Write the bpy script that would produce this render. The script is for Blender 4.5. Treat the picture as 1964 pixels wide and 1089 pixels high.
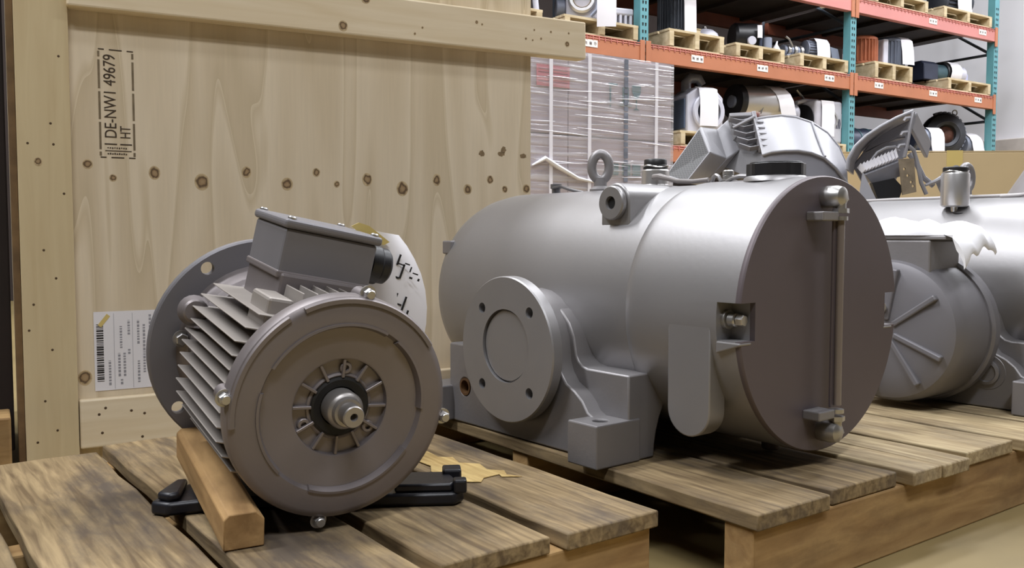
import bpy, bmesh, math, random
from mathutils import Matrix, Vector
random.seed(7)
PI = math.pi
SC = bpy.context.scene
COL = SC.collection
for _o in list(bpy.data.objects):
    bpy.data.objects.remove(_o)

# ------------------------------------------------------------------ camera
DECK = 0.125                                   # height of the pallet decks above the floor
cam_d = bpy.data.cameras.new('camera')
cam = bpy.data.objects.new('camera', cam_d); COL.objects.link(cam)
cam.location = (0, 0, 0.485)
cam.rotation_euler = (math.radians(90 - 3.2), 0, 0)
cam_d.sensor_width = 36.0
cam_d.lens = 1690 / 1964 * 36.0
cam_d.clip_start = 0.02
SC.camera = cam

# ------------------------------------------------------------------ world, lamps, exposure
w = bpy.data.worlds.new('world'); SC.world = w
w.use_nodes = True
w.node_tree.nodes['Background'].inputs[0].default_value = (0.80, 0.83, 1.0, 1)
w.node_tree.nodes['Background'].inputs[1].default_value = 0.05
SC.view_settings.view_transform = 'Standard'
SC.view_settings.look = 'None'
SC.view_settings.gamma = 1.0
SC.view_settings.exposure = 0.18
SC.view_settings.use_curve_mapping = False
RACK_RZ = math.radians(32.5)
def hall_lamp(x, y, power, sx=2.4, sy=0.5):
    d = bpy.data.lights.new('ceiling_lamp', 'AREA'); d.shape = 'RECTANGLE'
    d.size = sx; d.size_y = sy; d.energy = power; d.color = (0.94, 0.96, 1.0)
    o = bpy.data.objects.new('ceiling_lamp', d); COL.objects.link(o)
    o.location = (x, y, 5.2); o.rotation_euler = (0, 0, RACK_RZ)
for lx, ly, lp in ((-3.4, 0.4, 260), (0.4, -2.2, 190), (-2.2, 3.2, 185), (0.9, 2.6, 35), (3.6, 1.6, 85),
                   (1.6, 4.6, 115), (4.6, 5.0, 230), (6.6, 7.6, 230), (-0.6, 6.2, 110), (3.2, -1.6, 45)):
    hall_lamp(lx, ly, lp)

# ------------------------------------------------------------------ materials
def lin(c):
    return tuple(((v / 255) / 12.92 if v <= 10 else (((v / 255) + 0.055) / 1.055) ** 2.4) for v in c) + (1,)
MATS = {}
def _base(name):
    m = bpy.data.materials.new(name); m.use_nodes = True
    nt = m.node_tree; b = nt.nodes['Principled BSDF']
    return m, nt, b
def mat(name, col, rough=0.5, metal=0.0, var=0.10, scale=8.0, bump=0.0, bscale=60.0, spec=None):
    if name in MATS: return MATS[name]
    m, nt, b = _base(name); N, Lk = nt.nodes, nt.links
    b.inputs['Roughness'].default_value = rough; b.inputs['Metallic'].default_value = metal
    if spec is not None: b.inputs['Specular IOR Level'].default_value = spec
    tc = N.new('ShaderNodeTexCoord')
    nz = N.new('ShaderNodeTexNoise'); nz.inputs['Scale'].default_value = scale; nz.inputs['Detail'].default_value = 5
    Lk.new(tc.outputs['Object'], nz.inputs['Vector'])
    r = N.new('ShaderNodeValToRGB'); c = lin(col)
    r.color_ramp.elements[0].position = 0.3; r.color_ramp.elements[1].position = 0.7
    r.color_ramp.elements[0].color = tuple(v * (1 - var) for v in c[:3]) + (1,)
    r.color_ramp.elements[1].color = tuple(min(1, v * (1 + var)) for v in c[:3]) + (1,)
    Lk.new(nz.outputs['Fac'], r.inputs['Fac']); Lk.new(r.outputs['Color'], b.inputs['Base Color'])
    if bump > 0:
        n2 = N.new('ShaderNodeTexNoise'); n2.inputs['Scale'].default_value = bscale; n2.inputs['Detail'].default_value = 3
        Lk.new(tc.outputs['Object'], n2.inputs['Vector'])
        bp = N.new('ShaderNodeBump'); bp.inputs['Strength'].default_value = bump; bp.inputs['Distance'].default_value = 0.002
        Lk.new(n2.outputs['Fac'], bp.inputs['Height']); Lk.new(bp.outputs['Normal'], b.inputs['Normal'])
    MATS[name] = m
    return m
def wood(name, light, dark, stretch=(1, 9, 9), scale=5.0, rough=0.75, grime=None, grime_amt=0.5, bump=0.25, rnd=0.16, contrast=(0.32, 0.68)):
    """stretch: texture scale per object axis; the small one runs along the grain."""
    if name in MATS: return MATS[name]
    m, nt, b = _base(name); N, Lk = nt.nodes, nt.links
    b.inputs['Roughness'].default_value = rough; b.inputs['Specular IOR Level'].default_value = 0.25
    tc = N.new('ShaderNodeTexCoord'); oi = N.new('ShaderNodeObjectInfo')
    add = N.new('ShaderNodeVectorMath'); add.operation = 'MULTIPLY_ADD'
    cv = N.new('ShaderNodeCombineXYZ')
    for k, f in enumerate((3.1, 7.3, 5.7)):
        mu = N.new('ShaderNodeMath'); mu.operation = 'MULTIPLY'; mu.inputs[1].default_value = f
        Lk.new(oi.outputs['Random'], mu.inputs[0]); Lk.new(mu.outputs[0], cv.inputs[k])
    add.inputs[1].default_value = (1, 1, 1)
    Lk.new(tc.outputs['Object'], add.inputs[0]); Lk.new(cv.outputs[0], add.inputs[2])
    mp = N.new('ShaderNodeMapping'); mp.inputs['Scale'].default_value = stretch
    Lk.new(add.outputs[0], mp.inputs['Vector'])
    nz = N.new('ShaderNodeTexNoise'); nz.inputs['Scale'].default_value = scale; nz.inputs['Detail'].default_value = 6
    nz.inputs['Distortion'].default_value = 0.6
    Lk.new(mp.outputs[0], nz.inputs['Vector'])
    r = N.new('ShaderNodeValToRGB')
    r.color_ramp.elements[0].position = contrast[0]; r.color_ramp.elements[1].position = contrast[1]
    r.color_ramp.elements[0].color = lin(dark); r.color_ramp.elements[1].color = lin(light)
    Lk.new(nz.outputs['Fac'], r.inputs['Fac'])
    out = r.outputs['Color']
    if grime:
        g = N.new('ShaderNodeTexNoise'); g.inputs['Scale'].default_value = 5.0; g.inputs['Detail'].default_value = 9; g.inputs['Roughness'].default_value = 0.68
        mg = N.new('ShaderNodeMapping'); mg.inputs['Scale'].default_value = tuple(0.6 + 0.35 * s / max(stretch) * 3 for s in stretch)
        Lk.new(add.outputs[0], mg.inputs['Vector']); Lk.new(mg.outputs[0], g.inputs['Vector'])
        gr = N.new('ShaderNodeValToRGB'); gr.color_ramp.elements[0].position = 0.47; gr.color_ramp.elements[1].position = 0.66
        gr.color_ramp.elements[1].color = (grime_amt,) * 3 + (1,); gr.color_ramp.elements[0].color = (0, 0, 0, 1)
        Lk.new(g.outputs['Fac'], gr.inputs['Fac'])
        mx = N.new('ShaderNodeMix'); mx.data_type = 'RGBA'
        Lk.new(gr.outputs['Color'], mx.inputs[0]); Lk.new(out, mx.inputs[6]); mx.inputs[7].default_value = lin(grime)
        out = mx.outputs[2]
    hs = N.new('ShaderNodeHueSaturation')
    mr = N.new('ShaderNodeMapRange'); mr.inputs[3].default_value = 1 - rnd; mr.inputs[4].default_value = 1 + rnd
    Lk.new(oi.outputs['Random'], mr.inputs[0]); Lk.new(mr.outputs[0], hs.inputs['Value']); Lk.new(out, hs.inputs['Color'])
    Lk.new(hs.outputs[0], b.inputs['Base Color'])
    bp = N.new('ShaderNodeBump'); bp.inputs['Strength'].default_value = bump; bp.inputs['Distance'].default_value = 0.002
    Lk.new(nz.outputs['Fac'], bp.inputs['Height']); Lk.new(bp.outputs['Normal'], b.inputs['Normal'])
    MATS[name] = m
    return m

PAINT = mat('silver_grey_machine_paint', (148, 146, 147), 0.42, 0.6, 0.05, 5, 0.05, 120)
PAINT_D = mat('grey_cast_paint', (134, 131, 132), 0.48, 0.5, 0.07, 9, 0.12, 160)
MOTORP = mat('warm_grey_motor_paint', (124, 117, 117), 0.45, 0.45, 0.06, 9, 0.08, 140)
FLANGEP = mat('blue_grey_flange_paint', (118, 116, 120), 0.5, 0.35, 0.06, 8)
STEEL = mat('bright_steel', (200, 198, 196), 0.25, 0.95, 0.06, 20)
ZINC = mat('zinc_plated_steel', (176, 174, 172), 0.34, 0.85, 0.1, 30)
ALU = mat('brushed_aluminium', (205, 203, 203), 0.32, 0.8, 0.05, 10)
BLACK = mat('black_plastic', (26, 26, 29), 0.42, 0, 0.1, 20)
BLACKP = mat('black_painted_casting', (24, 24, 30), 0.4, 0.1, 0.2, 20, 0.15, 90)
RUBBER = mat('black_rubber', (18, 17, 18), 0.6, 0, 0.1)
DARK = mat('dark_hole', (16, 14, 13), 0.9, 0, 0.1)
RUST = mat('rusty_bore', (96, 66, 34), 0.85, 0.1, 0.35, 40)
GLASS_T = mat('sight_glass_tube', (122, 112, 106), 0.18, 0.1, 0.06)
PAPER = mat('white_paper', (226, 224, 228), 0.8, 0, 0.02)
INK = mat('black_ink', (34, 31, 30), 0.85, 0, 0.1)
STENCIL = mat('faded_stencil_ink', (66, 54, 42), 0.9, 0, 0.25, 60)
STENCIL2 = mat('worn_stencil_border', (118, 104, 82), 0.9, 0, 0.2, 60)
GREYINK = mat('grey_print', (150, 149, 156), 0.85, 0, 0.1)
TAPE = mat('yellow_masking_tape', (204, 182, 112), 0.7, 0, 0.05)
DECKW = wood('worn_pallet_deck_wood', (148, 128, 95), (98, 81, 58), (0.7, 9, 9), 11, grime=(76, 68, 62), grime_amt=0.85)
DECKW_Y = wood('pale_pallet_deck_wood', (196, 177, 140), (146, 126, 94), (0.7, 9, 9), 11, grime=(100, 88, 76), grime_amt=0.6)
STRINGW = wood('pallet_stringer_wood', (182, 150, 102), (146, 114, 74), (1.0, 8, 8), 5, grime=(100, 78, 56), grime_amt=0.5)
BLOCKW = wood('orange_brown_chock_wood', (178, 144, 98), (138, 108, 70), (1.0, 8, 8), 5, grime=(90, 66, 44), grime_amt=0.45)
BOARDW = wood('pale_pine_board', (222, 208, 182), (208, 190, 158), (1.0, 14, 14), 3.5, rnd=0.05, bump=0.1, contrast=(0.25, 0.75))
POSTW = wood('yellowish_pine_post', (206, 190, 154), (192, 173, 136), (14, 14, 1.0), 3.0, rnd=0.03, bump=0.1, contrast=(0.25, 0.75))
RPAL = wood('rack_pallet_wood', (206, 190, 158), (176, 158, 124), (1.5, 6, 6), 4, rnd=0.1)
KNOT_D = mat('dark_knot', (98, 78, 56), 0.85, 0, 0.3, 60)
KNOT_M = mat('brown_knot', (150, 124, 88), 0.85, 0, 0.2, 60)
KNOT_S = mat('knot_stain', (176, 154, 114), 0.85, 0, 0.1, 30)
def plywood_mat():
    m, nt, b = _base('plywood_face'); N, Lk = nt.nodes, nt.links
    b.inputs['Roughness'].default_value = 0.72; b.inputs['Specular IOR Level'].default_value = 0.3
    tc = N.new('ShaderNodeTexCoord')
    mp = N.new('ShaderNodeMapping'); mp.inputs['Scale'].default_value = (8.0, 1, 0.8)
    Lk.new(tc.outputs['Object'], mp.inputs['Vector'])
    nz = N.new('ShaderNodeTexNoise'); nz.inputs['Scale'].default_value = 1.25; nz.inputs['Detail'].default_value = 1.0; nz.inputs['Distortion'].default_value = 0.8
    Lk.new(mp.outputs[0], nz.inputs['Vector'])
    mu = N.new('ShaderNodeMath'); mu.operation = 'MULTIPLY'; mu.inputs[1].default_value = 3.6
    fr = N.new('ShaderNodeMath'); fr.operation = 'FRACT'
    Lk.new(nz.outputs['Fac'], mu.inputs[0]); Lk.new(mu.outputs[0], fr.inputs[0])
    r = N.new('ShaderNodeValToRGB'); e = r.color_ramp.elements
    e[0].position = 0.0; e[0].color = lin((205, 188, 158)); e[1].position = 1.0; e[1].color = lin((224, 209, 182))
    k = e.new(0.12); k.color = lin((212, 195, 166)); k = e.new(0.9); k.color = lin((226, 211, 185)); k = e.new(0.97); k.color = lin((210, 193, 163))
    Lk.new(fr.outputs[0], r.inputs['Fac'])
    n2 = N.new('ShaderNodeTexNoise'); n2.inputs['Scale'].default_value = 30; n2.inputs['Detail'].default_value = 5
    mp2 = N.new('ShaderNodeMapping'); mp2.inputs['Scale'].default_value = (6, 1, 0.35)
    Lk.new(tc.outputs['Object'], mp2.inputs['Vector']); Lk.new(mp2.outputs[0], n2.inputs['Vector'])
    mx = N.new('ShaderNodeMix'); mx.data_type = 'RGBA'; mx.blend_type = 'MULTIPLY'; mx.inputs[0].default_value = 0.16
    Lk.new(r.outputs['Color'], mx.inputs[6]); Lk.new(n2.outputs['Color'], mx.inputs[7])
    bw = N.new('ShaderNodeRGBToBW'); Lk.new(n2.outputs['Color'], bw.inputs[0]); Lk.new(bw.outputs[0], mx.inputs[7])
    Lk.new(mx.outputs[2], b.inputs['Base Color'])
    return m
PLY = plywood_mat()
def perforated(name, metal_col, hole_col, scale, size=0.34):
    """small staggered dark openings on sheet metal, for openings too small to cut singly"""
    m, nt, b = _base(name); N, Lk = nt.nodes, nt.links
    b.inputs['Roughness'].default_value = 0.5; b.inputs['Metallic'].default_value = 0.2
    tc = N.new('ShaderNodeTexCoord')
    vo = N.new('ShaderNodeTexVoronoi'); vo.inputs['Scale'].default_value = scale; vo.inputs['Randomness'].default_value = 0.0
    Lk.new(tc.outputs['Object'], vo.inputs['Vector'])
    r = N.new('ShaderNodeValToRGB'); r.color_ramp.elements[0].position = size; r.color_ramp.elements[1].position = size + 0.06
    r.color_ramp.elements[0].color = lin(hole_col); r.color_ramp.elements[1].color = lin(metal_col)
    Lk.new(vo.outputs['Distance'], r.inputs['Fac']); Lk.new(r.outputs['Color'], b.inputs['Base Color'])
    return m

# ------------------------------------------------------------------ mesh building
class MB:
    def __init__(s): s.v = []; s.f = []
    def add(s, vs, fs, M=None):
        o = len(s.v)
        s.v += [tuple(M @ Vector(p)) if M is not None else tuple(p) for p in vs]
        s.f += [tuple(i + o for i in f) for f in fs]
        return s
    def box(s, x0, x1, y0, y1, z0, z1, M=None):
        return s.add([(x0, y0, z0), (x1, y0, z0), (x1, y1, z0), (x0, y1, z0), (x0, y0, z1), (x1, y0, z1), (x1, y1, z1), (x0, y1, z1)],
                     [(0, 3, 2, 1), (4, 5, 6, 7), (0, 1, 5, 4), (1, 2, 6, 5), (2, 3, 7, 6), (3, 0, 4, 7)], M)
    def lathe(s, prof, M=None, seg=48, closed=False, a0=0.0, a1=2 * PI):
        """prof: (radius, height) pairs revolved about local z"""
        full = abs(a1 - a0 - 2 * PI) < 1e-6
        n = seg if full else seg + 1
        vs, fs, rows = [], [], []
        for r, h in prof:
            if r < 1e-6 and full:
                rows.append([len(vs)] * n); vs.append((0, 0, h))
            else:
                row = []
                for i in range(n):
                    a = a0 + (a1 - a0) * i / seg
                    row.append(len(vs)); vs.append((r * math.cos(a), r * math.sin(a), h))
                rows.append(row)
        pairs = list(zip(rows, rows[1:])) + ([(rows[-1], rows[0])] if closed else [])
        for A, B in pairs:
            for i in range(n if full else n - 1):
                j = (i + 1) % n
                q = []
                for k in (A[i], A[j], B[j], B[i]):
                    if k not in q: q.append(k)
                if len(q) > 2: fs.append(tuple(q))
        if not full and closed:
            fs.append(tuple(r[0] for r in rows)[::-1]); fs.append(tuple(r[-1] for r in rows))
        return s.add(vs, fs, M)
    def cyl(s, p0, p1, r, r2=None, seg=24, bev=0.0):
        p0, p1 = Vector(p0), Vector(p1); h = (p1 - p0).length; r2 = r if r2 is None else r2
        if bev > 0: prof = [(0, 0), (r - bev, 0), (r, bev), (r2, h - bev), (r2 - bev, h), (0, h)]
        else: prof = [(0, 0), (r, 0), (r2, h), (0, h)]
        return s.lathe(prof, axis(p0, p1 - p0), seg)
    def tube(s, pts, r, seg=10, closed=False, cap=True):
        pts = [Vector(p) for p in pts]; n = len(pts); vs, fs = [], []
        prev = None
        for i, p in enumerate(pts):
            if closed: t = pts[(i + 1) % n] - pts[i - 1]
            else: t = pts[min(i + 1, n - 1)] - pts[max(i - 1, 0)]
            t.normalize()
            if prev is None:
                u = t.orthogonal().normalized()
            else:
                u = (prev - t * prev.dot(t)); u = u.normalized() if u.length > 1e-6 else t.orthogonal().normalized()
            prev = u; v = t.cross(u)
            rr = r[i] if isinstance(r, (list, tuple)) else r
            for k in range(seg):
                a = 2 * PI * k / seg
                vs.append(p + u * (rr * math.cos(a)) + v * (rr * math.sin(a)))
        for i in range(n if closed else n - 1):
            j = (i + 1) % n
            for k in range(seg):
                l = (k + 1) % seg
                fs.append((i * seg + k, i * seg + l, j * seg + l, j * seg + k))
        if cap and not closed:
            fs.append(tuple(range(seg))[::-1]); fs.append(tuple((n - 1) * seg + k for k in range(seg)))
        return s.add(vs, fs)
    def prism(s, poly, h0, h1, M=None):
        n = len(poly)
        vs = [(x, y, h0) for x, y in poly] + [(x, y, h1) for x, y in poly]
        fs = [tuple(range(n))[::-1], tuple(range(n, 2 * n))] + [(i, (i + 1) % n, (i + 1) % n + n, i + n) for i in range(n)]
        return s.add(vs, fs, M)
    def sheet(s, rows, th=0.0006):
        """a thin bent sheet through a grid of points, closed with its own thickness"""
        R, Cn = len(rows), len(rows[0]); P = [[Vector(p) for p in r] for r in rows]
        vs, fs = [], []
        def nrm(i, j):
            a = P[min(i + 1, R - 1)][j] - P[max(i - 1, 0)][j]; b = P[i][min(j + 1, Cn - 1)] - P[i][max(j - 1, 0)]
            c = a.cross(b); return c.normalized() if c.length > 1e-9 else Vector((0, 0, 1))
        for sgn in (0.5, -0.5):
            for i in range(R):
                for j in range(Cn): vs.append(P[i][j] + nrm(i, j) * th * sgn)
        o = R * Cn
        for i in range(R - 1):
            for j in range(Cn - 1):
                a, b, c, d = i * Cn + j, i * Cn + j + 1, (i + 1) * Cn + j + 1, (i + 1) * Cn + j
                fs.append((a, d, c, b)); fs.append((a + o, b + o, c + o, d + o))
        rim = [(0, j) for j in range(Cn)] + [(i, Cn - 1) for i in range(1, R)] + [(R - 1, j) for j in range(Cn - 2, -1, -1)] + [(i, 0) for i in range(R - 2, 0, -1)]
        for (i, j), (k, l) in zip(rim, rim[1:] + rim[:1]):
            a, b = i * Cn + j, k * Cn + l
            fs.append((a, b, b + o, a + o))
        return s.add(vs, fs)
def axis(p, z, x=None):
    z = Vector(z).normalized()
    if x is None: x = z.orthogonal().normalized()
    else:
        x = Vector(x); x = (x - z * x.dot(z)).normalized()
    y = z.cross(x)
    return Matrix(((x.x, y.x, z.x, p[0]), (x.y, y.y, z.y, p[1]), (x.z, y.z, z.z, p[2]), (0, 0, 0, 1)))
XAX = axis((0, 0, 0), (1, 0, 0), (0, 1, 0))      # lathe axis z -> object x
def T(x, y, z): return Matrix.Translation((x, y, z))
def RX(a): return Matrix.Rotation(math.radians(a), 4, 'X')
def RY(a): return Matrix.Rotation(math.radians(a), 4, 'Y')
def RZ(a): return Matrix.Rotation(math.radians(a), 4, 'Z')
def obj(name, mb, m, parent=None, ang=35, bevel=0.0, seg=2, cuts=None, label=None):
    me = bpy.data.meshes.new(name)
    me.from_pydata(mb.v, [], mb.f)
    bm = bmesh.new(); bm.from_mesh(me); bmesh.ops.recalc_face_normals(bm, faces=bm.faces); bm.to_mesh(me); bm.free()
    o = bpy.data.objects.new(name, me); COL.objects.link(o)
    if cuts:
        tmp = []
        for c in cuts:
            cm = bpy.data.meshes.new('cutter'); cm.from_pydata(c.v, [], c.f)
            bm = bmesh.new(); bm.from_mesh(cm); bmesh.ops.recalc_face_normals(bm, faces=bm.faces); bm.to_mesh(cm); bm.free()
            co = bpy.data.objects.new('cutter', cm); COL.objects.link(co); tmp.append(co)
            md = o.modifiers.new('cut', 'BOOLEAN'); md.operation = 'DIFFERENCE'; md.solver = 'EXACT'; md.object = co
        dg = bpy.context.evaluated_depsgraph_get()
        nm = bpy.data.meshes.new_from_object(o.evaluated_get(dg))
        o.modifiers.clear(); old = o.data; o.data = nm; bpy.data.meshes.remove(old); nm.name = name
        for co in tmp:
            cm = co.data; bpy.data.objects.remove(co); bpy.data.meshes.remove(cm)
    me = o.data
    me.materials.clear(); me.materials.append(m)
    if ang:
        me.polygons.foreach_set('use_smooth', [True] * len(me.polygons))
        me.set_sharp_from_angle(angle=math.radians(ang))
    if bevel > 0:
        md = o.modifiers.new('bevel', 'BEVEL'); md.width = bevel; md.segments = seg; md.limit_method = 'ANGLE'; md.angle_limit = math.radians(40)
        md.harden_normals = False
    if parent: o.parent = parent
    if label: o['label'] = label
    return o
def tag(o, label, cat, group=None):
    o['label'] = label; o['category'] = cat
    if group: o['group'] = group
    return o
def thing(name, label, cat, loc=(0, 0, 0), rot=(0, 0, 0), group=None):
    o = bpy.data.objects.new(name, None); COL.objects.link(o)
    o.empty_display_size = 0.05
    o.location = loc; o.rotation_euler = rot
    return tag(o, label, cat, group)
def struct(o):
    o['kind'] = 'structure'; return o
def hexbolt(mb, p, d, r=0.008, h=0.006, washer=True):
    d = Vector(d).normalized(); p = Vector(p)
    if washer: mb.cyl(p, p + d * 0.002, r * 1.35, seg=20)
    mb.lathe([(0, 0), (r, 0), (r, h * 0.85), (r * 0.88, h), (0, h)], axis(p + d * 0.0015, d), 6)
    return mb
def text_mesh(body, size, M, depth=0.0003):
    """letters as flat mesh, laid in the xy plane of M, centred"""
    cu = bpy.data.curves.new('letters', 'FONT'); cu.body = body; cu.size = size; cu.align_x = 'LEFT'; cu.extrude = depth
    to = bpy.data.objects.new('letters', cu); COL.objects.link(to)
    dg = bpy.context.evaluated_depsgraph_get(); dg.update()
    me = bpy.data.meshes.new_from_object(to.evaluated_get(dg))
    mb = MB(); mb.add([tuple(v.co) for v in me.vertices], [tuple(p.vertices) for p in me.polygons], M)
    bpy.data.objects.remove(to); bpy.data.curves.remove(cu); bpy.data.meshes.remove(me)
    return mb
def fit_text(body, M, length, height, depth=0.0003):
    mb = text_mesh(body, 1.0, Matrix.Identity(4), depth)
    xs = [v[0] for v in mb.v]; ys = [v[1] for v in mb.v]
    x0, y0 = min(xs), min(ys); sx = length / (max(xs) - x0); sy = height / (max(ys) - y0)
    out = MB(); out.add([((v[0] - x0) * sx, (v[1] - y0) * sy, v[2]) for v in mb.v], mb.f, M)
    return out

# ================================================================== the hall
RP = Vector((0.932, 6.3, 0))                                  # foot of the rack's nearest post
RDX, RDY = math.cos(RACK_RZ), math.sin(RACK_RZ)
def RL(s, t, z=0.0):                                          # rack frame: s along the rack, t back into it
    return Vector((RP.x + s * RDX - t * RDY, RP.y + s * RDY + t * RDX, z))
hall = Matrix.Translation(RP) @ Matrix.Rotation(RACK_RZ, 4, 'Z')
FLOORM = mat('tan_sealed_concrete', (132, 115, 76), 0.55, 0, 0.12, 3.0, 0.1, 40)
WALLM = mat('white_painted_wall', (238, 237, 242), 0.8, 0, 0.02, 2)
WALLD = mat('unlit_dark_rear_wall', (46, 36, 32), 0.85, 0, 0.15, 2)  # dark brown stands for the unlit space behind the rack
CEILM = mat('grey_metal_ceiling', (150, 152, 160), 0.8, 0, 0.05, 1)
struct(obj('floor', MB().box(-13, 5.6, -13, 2.6, -0.2, 0, hall), FLOORM, ang=0))
struct(obj('ceiling', MB().box(-13, 5.6, -13, 2.6, 6.2, 6.4, hall), CEILM, ang=0))
struct(obj('wall_right', MB().box(5.6, 5.8, -13, 2.6, 0, 6.2, hall), WALLM, ang=0))
struct(obj('wall_back', MB().box(-13, 5.8, 2.6, 2.8, 0, 6.2, hall), WALLD, ang=0))
struct(obj('wall_left', MB().box(-13.2, -13, -13, 2.8, 0, 6.2, hall), mat('grey_left_wall', (92, 92, 94), 0.8), ang=0))
struct(obj('wall_front', MB().box(-13.2, 5.8, -13.2, -13, 0, 6.2, hall), mat('grey_front_wall', (70, 68, 68), 0.8), ang=0))
struct(obj('trim_1', MB().box(5.5, 5.6, -9, 2.6, 0.9, 1.52, hall), mat('beige_wall_ledge', (205, 196, 190), 0.8), ang=0, bevel=0.01))

# ================================================================== pallets in front
def plank(x0, x1, y0, y1, z0, z1, n=9, wob=0.0022, wave=0.0012):
    mb = MB(); vs, fs = [], []
    for i in range(n + 1):
        y = y0 + (y1 - y0) * i / n
        a, b = random.uniform(-wob, wob), random.uniform(-wob, wob)
        h = random.uniform(-wave, wave); e = 0.0
        ye = y + (random.uniform(-0.003, 0.003) if i in (0, n) else 0)
        vs += [(x0 + a, ye, z0), (x1 + b, ye, z0), (x1 + b, ye, z1 + h), ((x0 + x1) / 2, ye, z1 + h * 0.4 + 0.0006), (x0 + a, ye, z1 + h * 0.7)]
    for i in range(n):
        for k in range(5):
            l = (k + 1) % 5
            fs.append((i * 5 + k, i * 5 + l, (i + 1) * 5 + l, (i + 1) * 5 + k))
    fs.append((0, 1, 2, 3, 4)); fs.append(tuple(n * 5 + k for k in (4, 3, 2, 1, 0)))
    return mb.add(vs, fs)
def swap_xy(mb):
    mb.v = [(v[1], v[0], v[2]) for v in mb.v]; return mb
def deck_plank(parent, x0, x1, y0, y1, m, z=0.0):
    # the plank's own origin sits at its middle, its length along local x, so the grain follows it
    L, W = (y1 - y0), (x1 - x0)
    mb = swap_xy(plank(-W / 2, W / 2, -L / 2, L / 2, -0.011, 0.011))
    o = obj('plank', mb, m, parent, ang=20, bevel=0.0025, seg=2)
    o.location = ((x0 + x1) / 2, (y0 + y1) / 2, 0.114 + z); o.rotation_euler = (0, 0, PI / 2)
    return o
def stringer(parent, x0, x1, y0, y1, z0=0.0, z1=0.1022):
    mb = MB().box(-(x1 - x0) / 2, (x1 - x0) / 2, -(y1 - y0) / 2, (y1 - y0) / 2, -(z1 - z0) / 2, (z1 - z0) / 2)
    o = obj('stringer', mb, STRINGW, parent, ang=0, bevel=0.003)
    o.location = ((x0 + x1) / 2, (y0 + y1) / 2, (z0 + z1) / 2)
    return o
pl = thing('wooden_pallet', 'worn wooden pallet in the foreground carrying the small motor', 'pallet', (0.19, 1.136, 0), (0, 0, math.radians(36.3)))
for k, (a, b) in enumerate(((-.155, 0), (-.33, -.175), (-.507, -.35), (-.684, -.527), (-.862, -.704), (-1.04, -.88))):
    deck_plank(pl, a, b, (0.0, 0.006, -0.012, -0.03, 0.0, 0.004)[k], (0.80, 0.79, 0.815, 0.775, 0.80, 0.79)[k], DECKW)
tp = [(-.050, .228), (-.075, .245), (-.07, .258), (-.10, .255), (-.115, .24), (-.142, .262), (-.135, .30), (-.145, .33), (-.128, .36), (-.13, .41), (-.10, .46), (-.085, .44), (-.09, .40), (-.072, .385), (-.082, .35), (-.06, .325), (-.07, .29), (-.052, .27), (-.062, .25)]
obj('torn_patch', MB().prism(tp, .1262, .1272), wood('fresh_torn_wood', (206, 180, 122), (162, 134, 84), (9, 0.8, 9), 9, bump=.6, rnd=0), pl, ang=0, label='pale fresh torn wood on the first plank')
for a, b in ((0.008, 0.053), (0.38, 0.425), (0.74, 0.785)):
    stringer(pl, -1.035, -0.004, a, b)
pr = thing('wooden_pallet', 'long wooden pallet under the two large grey vacuum pumps', 'pallet', (0.3175, 1.11, 0), (0, 0, math.radians(36.0)))
for k, (a, b) in enumerate(((0, .154), (.173, .338), (.358, .438), (.4405, .518), (.539, .70), (.72, .875), (.893, 1.05), (1.07, 1.225), (1.245, 1.4), (1.42, 1.575))):
    deck_plank(pr, a, b, (0, .012, -.004, -.006, .006, 0, .004, 0, .005, 0, 0)[k], 1.05 + random.uniform(-.01, .01), DECKW if k < 2 else DECKW_Y)
for a, b in ((0.012, 0.062), (0.5, 0.545), (0.99, 1.035)):
    stringer(pr, 0.004, 1.57, a, b)

# wood chock beside the motor
def chock():
    L, W, H = 0.325, 0.046, 0.043
    c = 0.006
    sec = [(-W / 2, 0), (W / 2, 0), (W / 2, H - c), (W / 2 - c, H), (-W / 2 + c * 1.6, H), (-W / 2, H - c * 1.6)]
    mb = MB().prism(sec, 0, L, axis((0, 0, 0), (1, 0, 0), (0, 1, 0)))
    o = obj('wooden_chock', mb, BLOCKW, None, ang=25, bevel=0.0015)
    o.location = (-0.306, 0.988, DECK + 0.002); o.rotation_euler = (RZ(90 + 29.5) @ RY(-6.5)).to_euler()
    tag(o, 'rough square timber chock lying against the small motor', 'chock')
chock()

# ================================================================== shipping crate
CR = thing('shipping_crate', 'tall plywood shipping crate with pine battens and a stencilled stamp', 'crate', (-0.954, 1.709, 0), (0, 0, math.radians(30.5)))
panel = obj('front_panel', MB().box(0, 1.163, 0, 0.012, 0.02, 1.5), PLY, CR, ang=0)
obj('side_panel', MB().box(1.151, 1.163, 0.012, 0.8, 0.02, 1.5), PLY, CR, ang=0)
obj('side_panel', MB().box(0, 0.012, 0.012, 0.8, 0.02, 1.5), PLY, CR, ang=0)
obj('back_panel', MB().box(0, 1.163, 0.8, 0.812, 0.02, 1.5), PLY, CR, ang=0)
obj('lid_panel', MB().box(-0.01, 1.173, -0.01, 0.82, 1.5, 1.512), PLY, CR, ang=0)
for a in (0.05, 0.36, 0.68):
    o = obj('skid', MB().box(0.0, 1.163, a, a + 0.08, 0, 0.02), STRINGW, CR, ang=0)
o = obj('post_board', MB().box(-0.0465, 0.0465, -0.011, 0.011, -0.735, 0.735), POSTW, CR, ang=0, bevel=0.0015); o.location = (0.0465, -0.011, 0.755)
o = obj('edge_strip', MB().box(-0.006, 0.006, -0.02, 0.02, -0.735, 0.735), mat('dark_plywood_edge', (112, 88, 58), 0.8, 0, 0.25, 30), CR, ang=0, bevel=0.001); o.location = (-0.0065, 0.004, 0.755)
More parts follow.
